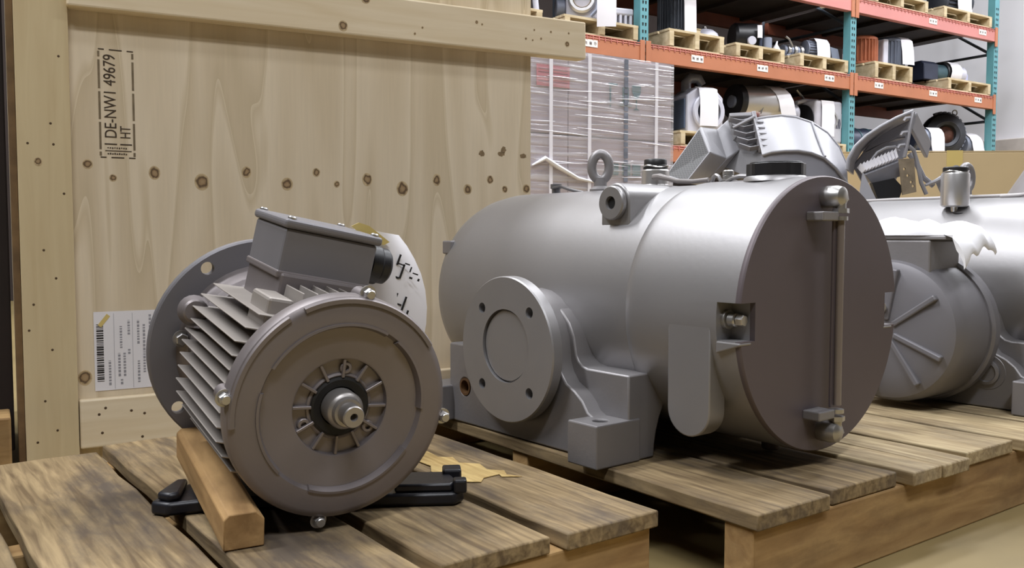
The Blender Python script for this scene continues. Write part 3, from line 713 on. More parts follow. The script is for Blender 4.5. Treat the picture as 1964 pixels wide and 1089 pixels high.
        obj('cable', MB().tube([(-.165, -.02, .4475), (-.15, -.024, .452), (-.138, -.022, .4545), (-.12, -.02, .4535)], .0035, 8), PAINT, t)
        # small bleed fitting at the rear
        bf = MB().lathe([(0, 0), (.020, 0), (.018, .006), (.009, .008), (.009, .018), (.012, .019), (.012, .028), (0, .028)], axis((-.63, .01, .436), (0, 0, 1)), 20)
        obj('bleed_fitting', bf, mat('dark_zinc', (120, 120, 124), .4, .7), t)
        obj('bleed_wire', MB().tube([(-.628, .0, .456), (-.60, -.004, .458), (-.57, -.006, .45), (-.53, -.006, .4425)], .003, 8), MATS['dark_zinc'], t)
    # eye bolt
    eb = MB().tube([(-.487, .026 * math.cos(a), .493 + .028 * math.sin(a)) for a in [2 * PI * i / 40 for i in range(40)]], .0095, 14, True)
    if full: eb = MB().tube([(-.487 + .0115 * math.cos(a), .0125 * math.cos(a), .491 + .0255 * math.sin(a)) for a in [2 * PI * i / 40 for i in range(40)]], .0092, 14, True)
    eb.lathe([(0, 0), (.021, 0), (.021, .006), (.013, .012), (.012, .028), (0, .028)], axis((-.487, 0, .4415), (0, 0, 1)), 28)
    obj('eye_bolt', eb, PAINT_D, t)
    return t
P1 = make_pump('large grey vacuum pump with a sight glass on its flat round end', (0.477, 1.36, DECK + .0016), True)
P2 = make_pump('grey vacuum pump at the right edge, behind the sight glass pump', (1.385, 1.728, DECK + .0016), False)
# what pump two carries: ribbed drum on its flange, separator, cable, label
dc = (-.446, .1625)
dr = MB().lathe([(0, .435), (.03, .437), (.095, .435), (.128, .430), (.140, .424), (.147, .41), (.150, .395), (.1515, .33), (.1515, .30), (.13, .29), (0, .29)], axis((dc[0], 0, dc[1]), (0, -1, 0), (1, 0, 0)), 80)
drum = obj('drum_cover', dr, FLANGEP, P2, label='blue grey ribbed drum cover')
for a in (35, 80, 125, 170, 215, 260, 305, -22):
    M = axis((dc[0], -.43, dc[1]), (0, -1, 0), (1, 0, 0)) @ Matrix.Rotation(math.radians(a), 4, 'Z')
    obj('rib', MB().box(.022, .128, -.006, .006, -.012, .012, M), FLANGEP, drum, ang=0, bevel=.003)
obj('drum_ring', MB().lathe([(.12, .27), (.158, .27), (.16, .276), (.16, .296), (.155, .302), (.12, .302)], axis((dc[0], 0, dc[1]), (0, -1, 0), (1, 0, 0)), 80), FLANGEP, P2)
obj('hub_bolt', MB().cyl((dc[0] - .0, -.434, dc[1] + .045), (dc[0], -.452, dc[1] + .045), .009, seg=20, bev=.002), PAINT, P2)
obj('box_stand', MB().box(-.50, -.365, -.415, -.29, .275, .348), PAINT_D, P2, ang=0, bevel=.004)
obj('box_plate', MB().box(-.56, -.335, -.415, -.27, .348, .357), PAINT, P2, ang=0, bevel=.0025)
obj('web_plug', MB().lathe([(0, 0), (.024, 0), (.026, .003), (.026, .007), (.020, .009), (.018, .006), (0, .006)], axis((-.318, -.255, .074), (0, -1, 0)), 32), PAINT_D, P2)
obj('plug_boss', MB().cyl((-.318, -.25, .074), (-.318, -.256, .074), .038, seg=36, bev=.002), PAINT_D, P2)
sp = MB().lathe([(0, .422), (.026, .422), (.0295, .425), (.0305, .43), (.0305, .495), (.029, .499), (.027, .5), (0, .5)], axis((-.466, -.1, 0), (0, 0, 1)), 40)
sep = obj('breather_can', sp, ALU, P2, label='brushed aluminium breather can with a black cap')
obj('can_stem', MB().cyl((-.466, -.1, .37), (-.466, -.1, .424), .0085, seg=20), STEEL, sep)
obj('stem_seat', MB().lathe([(0, 0), (.018, 0), (.018, .008), (0, .008)], axis((-.452, -.1, .400), (0, 0, 1)), 20), BLACK, sep)
obj('can_cap', MB().lathe([(0, 0), (.026, 0), (.027, .004), (.027, .011), (.025, .013), (0, .013)], axis((-.466, -.1, .5), (0, 0, 1)), 32), BLACK, sep)
obj('can_clip', MB().tube([(-.466 + .0268 * math.cos(a), -.1 + .0268 * math.sin(a), .5015 + .002 * math.sin(3 * a)) for a in [2 * PI * i / 36 for i in range(36)]], .0018, 6, True), STEEL, sep)
obj('cable', MB().tube([(-.80, .0, .4445), (-.72, -.01, .446), (-.66, -.012, .447), (-.56, -.012, .447), (-.44, -.01, .448), (-.38, -.008, .4485), (-.30, -.012, .4505), (-.2, -.01, .453)], .004, 8), mat('pale_cable', (176, 172, 172), .5), P2)
obj('cable', MB().tube([(-.40, -.02, .4465), (-.36, -.02, .4475), (-.32, -.012, .455), (-.26, -.0, .468)], .004, 8), MATS['pale_cable'], P2)
# rating label following the barrel's curve
rows = [[(x, .006 - .2072 * math.sin(a), .236 + .2072 * math.cos(a)) for x in (-.318 + .0 * a, -.26, -.2)] for a in [.78 + .056 * i for i in range(7)]]
lb = obj('rating_label', MB().sheet(rows, .0006), PAPER, P2, ang=60)
for i in range(7):
    a = .84 + .036 * i
    rw = [[(x, .006 - .2077 * math.sin(q), .236 + .2077 * math.cos(q)) for x in (-.305, -.25, -.21)] for q in (a, a + .010)]
    obj('label_line', MB().sheet(rw, .0003), GREYINK, lb, ang=0)
# scratches of bare paint on the barrel top
# white plastic bag draped over the box plate
BAG = mat('white_plastic_bag', (232, 232, 236), 0.45, 0, 0.03, 6)
random.seed(11)
nx, ny = 34, 18
top_r, bot_r = [], []
for j in range(ny + 1):
    v = j / ny; rt, rb = [], []
    for i in range(nx + 1):
        u = i / nx
        x = -.57 + .27 * u; y = -.418 + .135 * v
        edge = min(1, 6 * v, 6 * (1 - v), 8 * u) ** .5
        puff = .022 + .008 * math.sin(5.2 * u + .6) + .006 * math.sin(11 * u + 6 * v) + .004 * math.sin(23 * u - 13 * v) + .010 * math.exp(-((u - .72) / .10) ** 2)
        zt = .3578 + max(.001, puff * edge); zb = .3576
        if u > .86:                                   # hangs over the right end of the plate
            k = (u - .86) / .14
            x = -.331 + .036 * math.sin(k * PI * .5)
            drop = .060 * k ** 1.2 * (1.15 - .5 * v)
            zt -= drop * .9 + .004 * math.sin(19 * v); zb = zt - .006 - .01 * (1 - k)
            if k < .2: zb = .3576
        rt.append((x, y + .004 * math.sin(9 * u), zt)); rb.append((x - (.003 if u > .86 else 0), y + .004 * math.sin(9 * u), zb))
    top_r.append(rt); bot_r.append(rb)
bagm = MB(); vs = [p for r in top_r for p in r] + [p for r in bot_r for p in r]; C_ = nx + 1; O_ = C_ * (ny + 1); fs = []
for j in range(ny):
    for i in range(nx):
        q = (j * C_ + i, j * C_ + i + 1, (j + 1) * C_ + i + 1, (j + 1) * C_ + i)
        fs.append(q); fs.append(tuple(k + O_ for k in q[::-1]))
rim = [(0, i) for i in range(C_)] + [(j, nx) for j in range(1, ny + 1)] + [(ny, i) for i in range(nx - 1, -1, -1)] + [(j, 0) for j in range(ny - 1, 0, -1)]
for (a_, b_), (c_, d_) in zip(rim, rim[1:] + rim[:1]):
    p_, q_ = a_ * C_ + b_, c_ * C_ + d_; fs.append((p_, q_, q_ + O_, p_ + O_))
bagm.add(vs, fs)
bag = obj('plastic_bag', bagm, BAG, None, ang=50)
bag.location = P2.location; bag.rotation_euler = P2.rotation_euler
tag(bag, 'crumpled white plastic bag draped over the plate beside the ribbed drum', 'plastic bag')

# ================================================================== behind the pumps: cartons, fan cowls
CARD = mat('brown_cardboard', (196, 174, 134), 0.85, 0, 0.06, 3)
def slab(poly, th):
    P = [Vector(p) for p in poly]; n = Vector((0, 0, 0))
    for i in range(1, len(P) - 1): n += (P[i] - P[0]).cross(P[i + 1] - P[0])
    n.normalize(); k = len(P)
    vs = [p - n * th / 2 for p in P] + [p + n * th / 2 for p in P]
    return MB().add(vs, [tuple(range(k))[::-1], tuple(range(k, 2 * k))] + [(i, (i + 1) % k, (i + 1) % k + k, i + k) for i in range(k)])
def hexa(A, B):
    return MB().add(list(A) + list(B), [(0, 1, 2, 3), (7, 6, 5, 4), (0, 4, 5, 1), (1, 5, 6, 2), (2, 6, 7, 3), (3, 7, 4, 0)])
def lerp(a, b, t): return tuple(Vector(a).lerp(Vector(b), t))
def carton(name, label, loc, rz, W, L, H, tape=True):
    t = thing(name, label, 'cardboard box', loc, (0, 0, math.radians(rz)))
    obj('body', MB().box(-W / 2, W / 2, 0, L, 0, H - .004), CARD, t, ang=0, bevel=.004)
    obj('flap', MB().box(-W / 2, W / 2, 0, L / 2 - .001, H - .004, H), CARD, t, ang=0)
    obj('flap', MB().box(-W / 2, W / 2, L / 2 + .001, L, H - .004, H), CARD, t, ang=0)
    return t
carton('cardboard_box', 'low brown cardboard box underneath the grey fan cowls', (.90, 2.56, DECK + .003), 0, .92, .42, .437)
cb = carton('cardboard_box', 'brown cardboard box with a yellow tape strip behind the right pump', (1.72, 3.12, 0), -4, 1.15, .5, .78)
obj('tape_strip', MB().box(-.185, -.13, -.0012, -.0004, .62, .782), TAPE, cb, ang=0)
COWL = mat('light_grey_cowl_plastic', (146, 145, 150), 0.42, 0.15, 0.04, 5)
COWL_D = mat('mid_grey_cowl_inside', (142, 142, 150), 0.5, 0.2, 0.06, 5)
GRILLE = perforated('fine_mesh_grille', (62, 60, 60), (18, 17, 18), 150, .44)
GA = [(-0.268, -0.060, 0.092), (-0.144, 0.040, 0.250), (-0.135, -0.060, 0.164), (-0.222, -0.140, 0.068)]
GB = [(-0.203, 0.040, 0.088), (-0.073, 0.120, 0.253), (-0.056, 0.060, 0.155), (-0.145, 0.000, 0.068)]
GC = [(-0.134, 0.100, 0.092), (-0.030, 0.160, 0.289), (-0.006, 0.100, 0.184), (-0.065, 0.080, 0.115)]
LV = [(-0.035, 0.140, 0.285), (0.042, 0.120, 0.287), (0.047, 0.040, 0.169), (-0.011, 0.080, 0.179)]
HN = [(0.014, -0.080, 0.153), (0.037, -0.095, 0.160), (0.071, -0.105, 0.163), (0.108, -0.110, 0.163), (0.146, -0.110, 0.157), (0.184, -0.110, 0.142), (0.223, -0.100, 0.112), (0.263, -0.080, 0.070)]
HF = [(0.037, 0.100, 0.277), (0.076, 0.100, 0.283), (0.120, 0.100, 0.288), (0.165, 0.100, 0.283), (0.215, 0.100, 0.267), (0.264, 0.100, 0.236), (0.301, 0.100, 0.192), (0.327, 0.100, 0.136)]
SA = [(-0.147, -0.100, 0.109), (-0.143, -0.100, 0.140), (-0.124, -0.100, 0.176), (-0.093, -0.100, 0.206), (-0.052, -0.100, 0.233), (-0.006, -0.100, 0.258), (0.042, -0.100, 0.278)]
SB = [(-0.053, 0.100, 0.108), (-0.049, 0.100, 0.145), (-0.028, 0.100, 0.181), (0.002, 0.100, 0.210), (0.041, 0.100, 0.238), (0.084, 0.100, 0.262), (0.123, 0.100, 0.280)]
BK = [(-0.055, 0.095, 0.135), (0.000, 0.095, 0.210), (0.039, 0.095, 0.237), (0.121, 0.095, 0.279), (0.104, 0.095, 0.164), (0.081, 0.095, 0.091), (-0.025, 0.095, 0.080)]
RIM = [(0.037, -0.110, 0.275), (0.029, -0.110, 0.233), (0.023, -0.110, 0.191), (0.014, -0.110, 0.142)]
HOOK = [(0.034, -0.105, 0.258), (0.026, -0.105, 0.217), (0.018, -0.105, 0.180)]
PNL = [(0.057, -0.080, 0.278), (0.139, 0.000, 0.200), (0.129, 0.000, 0.151), (0.044, -0.080, 0.228)]
ST = [(0.031, -0.100, 0.177), (0.046, -0.100, 0.165), (0.058, -0.100, 0.129), (0.070, -0.100, 0.072), (0.086, -0.100, 0.038)]
ST2 = [(0.052, -0.060, 0.158), (0.071, -0.060, 0.135), (0.095, -0.060, 0.089), (0.125, -0.060, 0.065)]
PLT = [(-0.109, -0.080, 0.116), (0.003, -0.080, 0.163), (0.001, -0.100, 0.138), (-0.101, -0.100, 0.099)]
SLB = [(-0.099, -0.095, 0.099), (0.004, -0.095, 0.139), (0.017, -0.080, 0.096), (-0.070, -0.080, 0.070)]
BR = [(-0.010, -0.130, 0.137), (0.033, -0.130, 0.139), (0.042, -0.130, 0.043), (0.003, -0.130, 0.034)]
BKB = [(-0.083, -0.115, 0.069), (-0.019, -0.115, 0.083), (0.007, -0.115, 0.056), (-0.005, -0.115, 0.020), (-0.063, -0.115, 0.017)]
TRI = [(-0.105, -0.110, 0.101), (-0.072, -0.130, 0.019), (-0.123, -0.130, 0.019)]
ARC = [(-0.068, -0.080, 0.140), (-0.052, -0.080, 0.161), (-0.026, -0.080, 0.175), (-0.000, -0.080, 0.178), (0.012, -0.080, 0.164)]
DIA = [(-0.032, 0.020, 0.174), (0.003, 0.010, 0.195), (0.038, 0.000, 0.211), (0.056, -0.020, 0.212)]
LVR = [(-0.068, 0.000, 0.082), (-0.016, 0.000, 0.117), (-0.001, 0.000, 0.112), (-0.017, 0.000, 0.031), (-0.040, 0.000, 0.025)]
LVA = [(-0.074, -0.020, 0.077), (-0.019, -0.020, 0.108)]

F1 = thing('fan_cowl', 'light grey curved fan cowl with a square mesh intake, behind the large pump', 'fan cowl', (.72, 2.68, .565))
obj('intake_box', hexa([lerp(a, b, .06) for a, b in zip(GA, GB)], GB), COWL, F1, ang=0, bevel=.003)
cen = Vector((0, 0, 0))
for p in GA: cen += Vector(p) / 4
ins = [lerp(p, cen, .09) for p in GA]
obj('mesh_grille', hexa([lerp(p, q, -.0) for p, q in zip(ins, ins)], [lerp(p, q, .08) for p, q in zip(ins, GB)]), GRILLE, F1, ang=0)
for i in range(4):
    a, b = GA[i], GA[(i + 1) % 4]
    obj('intake_frame', hexa([a, b, lerp(b, cen, .1), lerp(a, cen, .1)], [lerp(x, y, .12) for x, y in zip([a, b, lerp(b, cen, .1), lerp(a, cen, .1)], [GB[i], GB[(i + 1) % 4], GB[(i + 1) % 4], GB[i]])]), COWL, F1, ang=0, bevel=.0015)
obj('duct', hexa(GB, GC), COWL, F1, ang=0, bevel=.003)
obj('duct_shoulder', hexa([lerp(GC[0], GC[1], .1), GC[1], GC[2], lerp(GC[3], GC[2], .2)], [(.03, .10, .05), LV[1], LV[2], (.02, -.02, .08)]), mat('dark_cowl_gap', (92, 90, 92), .6, .1), F1, ang=0)
for k in range(5):
    t0 = .08 + k * .2
    a, b = Vector(LV[0]).lerp(Vector(LV[3]), t0), Vector(LV[1]).lerp(Vector(LV[2]), t0)
    m_ = a.lerp(b, .45) + Vector((0, -.01, -.010)); up_ = Vector((0, -.012, .012))
    obj('louvre_slat', MB().sheet([[a + up_ * 0, m_ + up_ * 0, b + up_ * 0], [a + up_, m_ + up_, b + up_]], .003), COWL, F1, ang=0)
obj('louvre_frame', hexa([LV[1], lerp(LV[1], LV[0], .16), lerp(LV[2], LV[3], .16), LV[2]], [lerp(p, (p[0], p[1] - .02, p[2] + .02), 1) for p in [LV[1], lerp(LV[1], LV[0], .16), lerp(LV[2], LV[3], .16), LV[2]]]), COWL, F1, ang=0, bevel=.002)
obj('louvre_frame', hexa([LV[0], lerp(LV[0], LV[3], .1), lerp(LV[1], LV[2], .1), LV[1]], [(p[0], p[1] - .015, p[2] + .018) for p in [LV[0], lerp(LV[0], LV[3], .1), lerp(LV[1], LV[2], .1), LV[1]]]), COWL, F1, ang=0, bevel=.002)
hood = obj('hood', MB().sheet([[lerp(a, b, k / 4) for a, b in zip(HN, HF)] for k in range(5)], .007), COWL, F1, ang=40)
obj('hood_skirt', MB().sheet([[Vector(p) + Vector((-.002, .006, -.002 - .075 * k / 2 + (.02 * k / 2 if i > 5 else 0))) for i, p in enumerate(HN)] for k in range(3)], .006), COWL_D, F1, ang=40)
obj('hood_floor', MB().box(.0, .24, -.07, .1, 0, .03), COWL_D, F1, ang=0, bevel=.004)
obj('hood_seam', MB().tube([Vector(lerp(HN[5], HF[4], k / 6)) + Vector((.002, -.004, .004)) for k in range(7)], .0035, 8), COWL, hood)
obj('hood_edge', MB().tube([Vector(p) + Vector((0, 0, .002)) for p in HF], .006, 10), COWL, hood)
obj('hood_edge', MB().tube([Vector(p) + Vector((0, -.002, 0)) for p in HN], .0045, 10), COWL, hood)
for k in range(5):
    p = Vector(HF[0]).lerp(Vector(HN[0]), .12 + .17 * k) + Vector((.006, -.004, .004))
    obj('tooth', MB().lathe([(0, 0), (.009, 0), (.0, .022)], axis(p + Vector((.016, 0, 0)), (-1, -.1, .2)), 6), COWL, hood, ang=0)
obj('stay_rod', MB().tube([Vector(LV[0]) + Vector((.01, -.03, -.03)), Vector(LV[0]) + Vector((.03, -.04, -.02)), Vector(LV[1]) + Vector((-.005, -.03, -.0))], .006, 8), COWL, F1)

F2 = thing('fan_cowl', 'open light grey fan cowl showing its ribbed inside and white pleats', 'fan cowl', (1.122, 2.68, .565))
obj('outer_wall', MB().sheet([[lerp(a, b, k / 3) for a, b in zip(SA, SB)] for k in range(4)], .006), COWL_D, F2, ang=40)
obj('rim', MB().tube(SA, .0055, 10), COWL, F2)
obj('back_wall', slab(BK, .008), COWL_D, F2, ang=0, bevel=.002)
obj('side_rim', MB().sheet([[Vector(p) + Vector((k * .007 - .003, .0, 0)) for p in RIM] for k in range(2)], .016), COWL, F2, ang=20, bevel=.002)
for p in HOOK:
    obj('hook', MB().tube([p, Vector(p) + Vector((-.016, 0, -.002)), Vector(p) + Vector((-.022, -.002, -.010))], [.006, .0055, .004], 8), COWL, F2)
obj('side_panel', slab(PNL, .012), COWL, F2, ang=0, bevel=.003)
obj('strap', MB().tube(ST, .006, 8), COWL, F2)
obj('strap', MB().tube(ST2, .008, 8), COWL, F2)
n_ = 11
for k in range(n_):
    a0, b0 = lerp(PLT[0], PLT[1], k / n_), lerp(PLT[0], PLT[1], (k + .8) / n_)
    a1, b1 = lerp(PLT[3], PLT[2], k / n_), lerp(PLT[3], PLT[2], (k + .8) / n_)
    mid0, mid1 = Vector(lerp(a0, b0, .5)) + Vector((0, -.014, .010)), Vector(lerp(a1, b1, .5)) + Vector((0, -.014, .008))
    obj('pleat', MB().sheet([[a0, mid0, b0], [a1, mid1, b1]], .004), PAPER, F2, ang=0)
obj('filter_body', slab(SLB, .03), COWL_D, F2, ang=0, bevel=.002)
holes = [MB().cyl(Vector(BR[0]).lerp(Vector(BR[2]), t_) + Vector((.0, -.02, 0)), Vector(BR[0]).lerp(Vector(BR[2]), t_) + Vector((.0, .02, 0)), .004, seg=12) for t_ in (.3, .5, .7, .82)]
obj('bracket', slab(BR, .006), mat('tan_stained_steel', (146, 132, 112), .5, .4, .25, 30), F2, ang=0, cuts=holes)
obj('gasket', slab(BKB, .02), BLACK, F2, ang=0)
obj('corner_plate', slab(TRI, .006), COWL, F2, ang=0)
obj('inner_arc', MB().tube(ARC, .004, 8), COWL, F2)
obj('inner_rib', MB().sheet([DIA, [Vector(p) + Vector((0, .06, -.004)) for p in DIA]], .005), COWL_D, F2, ang=0)
obj('base', MB().box(-.08, .13, -.09, .1, 0, .02), COWL_D, F2, ang=0)
lv = thing('lever_bracket', 'grey sheet metal lever with an eye, leaning beside the open fan cowl', 'bracket', (1.318, 2.62, .565))
obj('plate', slab(LVR, .006), COWL, lv, ang=0, bevel=.001)
obj('arm', MB().tube([Vector(LVA[0]) + Vector((-.03, 0, -.012)), LVA[0], LVA[1]], [.004, .006, .010], 8), COWL, lv)
obj('eye', MB().lathe([(.006, 0), (.014, 0), (.014, .006), (.006, .006)], axis(Vector(LVA[1]) + Vector((0, -.006, 0)), (0, -1, .3)), 20, True), COWL, lv)
obj('foot_tab', MB().box(-.02, .03, -.015, .015, 0, .02), COWL, lv, ang=0)
# fan cover with square openings at the right edge
FC = thing('fan_cover', 'grey motor fan cover with square openings at the right edge', 'fan cover', (1.66, 2.52, 0), (0, 0, math.radians(20)))
obj('cone', MB().lathe([(.27, .0), (.285, .02), (.285, .46), (.27, .52), (.15, .72), (.14, .73), (0, .73)], T(0, 0, .0), 64), mat('fan_cover_paint', (160, 157, 158), .45, .35), FC)
for i in range(7):
    for j in range(5):
        a = -PI * .9 + i * .12; u = .18 + j * .13
        r = .27 - u * .12 + .0012; z = .52 + u * .2
        nrm = Vector((math.cos(a) * .857, math.sin(a) * .857, .515))
        p = Vector((r * math.cos(a), r * math.sin(a), z))
        obj('square_opening', MB().box(-.008, .008, -.008, .008, -.001, .0012, axis(p, nrm, (-math.sin(a), math.cos(a), 0))), DARK, FC, ang=0)

# ================================================================== stretch-wrapped cartons in front of the rack
WR = thing('wrapped_carton_stack', 'stack of cartons in shiny stretch wrap with white straps, beside the plywood crate', 'carton stack', (.81, 4.5, 0), (0, 0, RACK_RZ))
CART = mat('greyish_carton', (178, 165, 172), 0.7, 0, 0.05, 4)
obj('base_pallet', MB().box(-1.3, 0, .0, .8, 0, .1), RPAL, WR, ang=0, bevel=.004)
for z0, z1 in ((.10, .525), (.529, .948), (.952, 1.335)):
    for x0, x1 in ((-1.298, -.649), (-.645, -.002)):
        for y0, y1 in ((.002, .398), (.402, .798)):
            obj('carton', MB().box(x0, x1, y0, y1, z0, z1), CART, WR, ang=0, bevel=.006)
STRAP = mat('white_strap', (226, 224, 232), .5, 0, .03)
for x in (-.985, -.753, -.53, -.112):
    obj('strap', MB().box(x - .009, x + .009, -.0102, -.0075, .1, 1.337), STRAP, WR, ang=0)
TEAL = mat('teal_print', (62, 112, 122), .7, 0, .2, 30)
for x in (-.307,):
    for k in range(26):
        z = .60 + k * .0285
        obj('tape_mark', MB().box(x - .012, x + .012, -.0092, -.0074, z, z + (.021 if k % 3 else .027)), mat('grey_teal_tape', (112, 118, 132), .6, 0, .25, 20), WR, ang=0)
def mark(x0, x1, z0, z1, m=TEAL): obj('print_mark', MB().box(x0, x1, -.0062, -.0016, z0, z1), m, WR, ang=0)
def wineglass(x, z):
    pts = [(-.028, .12), (.028, .12), (.026, .085), (.014, .062), (.003, .055), (.003, .008), (.022, .0), (-.022, 0), (-.003, .008), (-.003, .055), (-.014, .062), (-.026, .085)]
    obj('glass_symbol', MB().prism(pts, 0, .002, axis((x, -.0022, z), (0, -1, 0), (1, 0, 0))), TEAL, WR, ang=0)
wineglass(-.238, 1.095)
mark(-.325, -.289, 1.12, 1.2); mark(-.345, -.27, 1.108, 1.116); mark(-.41, -.36, 1.205, 1.213); mark(-.405, -.399, 1.1, 1.2)
for x in (-.40, -.325, -.26): mark(x, x + .05, .775, .83)
PINKL = mat('pink_red_label', (200, 108, 118), .6, 0, .08)
pk = obj('red_label', MB().box(-.83, -.645, -.0045, -.0016, 1.165, 1.262), PINKL, WR, ang=0)
for z in (1.185, 1.205, 1.225, 1.24): obj('label_line', MB().box(-.82, -.655, -.0052, -.0045, z, z + .004), mat('dark_red_print', (128, 60, 62), .7), pk, ang=0)
# the film: a thin clear skin with taut horizontal creases
def film_mat():
    m, nt, b = _base('stretch_film'); N, Lk = nt.nodes, nt.links
    for n in list(N):
        if n.type == 'BSDF_PRINCIPLED': N.remove(n)
    out = [n for n in N if n.type == 'OUTPUT_MATERIAL'][0]
    tr = N.new('ShaderNodeBsdfTransparent'); gl = N.new('ShaderNodeBsdfGlossy'); df = N.new('ShaderNodeBsdfDiffuse')
    tr.inputs[0].default_value = (.97, .97, .985, 1); gl.inputs['Roughness'].default_value = .24; df.inputs[0].default_value = (.86, .86, .90, 1)
    tc = N.new('ShaderNodeTexCoord'); mp = N.new('ShaderNodeMapping'); mp.inputs['Scale'].default_value = (2.2, 2.2, 42); mp.inputs['Rotation'].default_value = (0, .05, 0)
    nz = N.new('ShaderNodeTexNoise'); nz.inputs['Scale'].default_value = 1.0; nz.inputs['Detail'].default_value = 4; nz.inputs['Distortion'].default_value = .4
    Lk.new(tc.outputs['Object'], mp.inputs[0]); Lk.new(mp.outputs[0], nz.inputs['Vector'])
    bp = N.new('ShaderNodeBump'); bp.inputs['Strength'].default_value = .55; bp.inputs['Distance'].default_value = .02
    Lk.new(nz.outputs['Fac'], bp.inputs['Height']); Lk.new(bp.outputs['Normal'], gl.inputs['Normal']); Lk.new(bp.outputs['Normal'], df.inputs['Normal'])
    r = N.new('ShaderNodeValToRGB'); r.color_ramp.elements[0].position = .46; r.color_ramp.elements[1].position = .66
    r.color_ramp.elements[0].color = (.16,) * 3 + (1,); r.color_ramp.elements[1].color = (.46,) * 3 + (1,)
    Lk.new(nz.outputs['Fac'], r.inputs[0])
    m1 = N.new('ShaderNodeMixShader'); Lk.new(r.outputs[0], m1.inputs[0]); Lk.new(tr.outputs[0], m1.inputs[1]); Lk.new(df.outputs[0], m1.inputs[2])
    m2 = N.new('ShaderNodeMixShader'); m2.inputs[0].default_value = .16; Lk.new(m1.outputs[0], m2.inputs[1]); Lk.new(gl.outputs[0], m2.inputs[2])
    Lk.new(m2.outputs[0], out.inputs['Surface'])
    return m
fm = MB()
def film_face(p0, p1):
    vs, fs, nz_ = [], [], 60
    for k in range(nz_ + 1):
        z = .04 + 1.30 * k / nz_
        for p in (p0, p1): vs.append((p[0], p[1], z))
    for k in range(nz_): fs.append((2 * k, 2 * k + 1, 2 * k + 3, 2 * k + 2))
    fm.add(vs, fs)
film_face((-1.303, -.007), (.004, -.007)); film_face((.004, -.007), (.004, .804)); film_face((.004, .804), (-1.303, .804)); film_face((-1.303, .804), (-1.303, -.007))
fm.add([(-1.303, -.007, 1.34), (.004, -.007, 1.34), (.004, .804, 1.34), (-1.303, .804, 1.34)], [(0, 1, 2, 3)])
FILM = film_mat()
obj('stretch_wrap', fm, FILM, WR, ang=0)
random.seed(5)
CREASE = mat('bright_film_crease', (236, 236, 244), .25, 0, .02)
for k in range(34):
    x = random.uniform(-.9, -.06); z = random.uniform(.62, 1.32); L = random.uniform(.08, .4); sl = random.uniform(-.05, .06)
    hw = random.uniform(.0008, .0024)
    n = 6
    pts = [(min(-.002, x + L * i / n), -.0085 - .0015 * math.sin(PI * i / n), z + sl * L * i / n) for i in range(n + 1)]
    obj('film_crease', MB().tube(pts, [hw * (.3 + .7 * math.sin(PI * i / n)) for i in range(n + 1)], 5), CREASE, WR)
obj('film_crease', MB().tube([(-.86, -.012, .80), (-.79, -.016, .835), (-.72, -.016, .80), (-.6, -.012, .75), (-.5, -.010, .735)], [.004, .011, .012, .009, .005], 8), CREASE, WR)

# ================================================================== pallet rack
RK = thing('pallet_rack', 'tall pallet rack with orange beams and teal perforated posts', 'pallet rack', tuple(RP), (0, 0, RACK_RZ))
def post_mat(name, col):
    m = mat(name, col, .5, .1, .06)
    return m
TEALP = mat('teal_rack_paint', (94, 150, 158), .5, .1, .06)
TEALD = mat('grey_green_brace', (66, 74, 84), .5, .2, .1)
ORANGE = mat('orange_beam_paint', (178, 112, 78), .5, .1, .07, 4)
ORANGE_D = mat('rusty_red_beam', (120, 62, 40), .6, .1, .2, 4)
WIREP = mat('reddish_wire_ends', (176, 104, 92), .55, .2, .15)
DECKP = mat('dark_wire_deck', (70, 62, 60), .6, .4, .2)
POSTS = (0.0, 2.31, 4.5)
LEVELS = (1.12, 1.82, 2.465)
SH = (-2.25,) + POSTS
slot = None
for s in SH:
    for t in (0.0, 1.0):
        # open C section upright
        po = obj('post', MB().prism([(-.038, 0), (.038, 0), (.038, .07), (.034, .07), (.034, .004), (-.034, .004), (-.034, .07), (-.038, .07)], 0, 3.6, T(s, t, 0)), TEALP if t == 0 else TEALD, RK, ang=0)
        if t == 0 and s >= 0:
            for z in [1.0 + .0508 * k for k in range(34)]:
                for dx in (-.013, .013):
                    if slot is None:
                        slot_o = obj('slot', MB().prism([(-.0045, -.011), (.0045, -.011), (.007, .011), (-.007, .011)], 0, .0012, axis((0, 0, 0), (0, -1, 0), (1, 0, 0))), DARK, po, ang=0); slot = slot_o.data; so = slot_o
                    else:
                        so = bpy.data.objects.new('slot', slot); COL.objects.link(so); so.parent = po
                    so.location = (s + dx, 0, z)
    for z in (.3, .95, 1.6, 2.25, 2.9):
        obj('brace', MB().tube([(s, .05, z), (s, 1.0, z)], .014, 8), TEALD, RK)
    for z0, z1 in ((.3, .95), (.95, 1.6), (1.6, 2.25), (2.25, 2.9)):
        obj('brace', MB().tube([(s, .05, z0), (s, 1.0, z1)], .014, 8), TEALD, RK)
BEAMH = (.095, .10, .095)
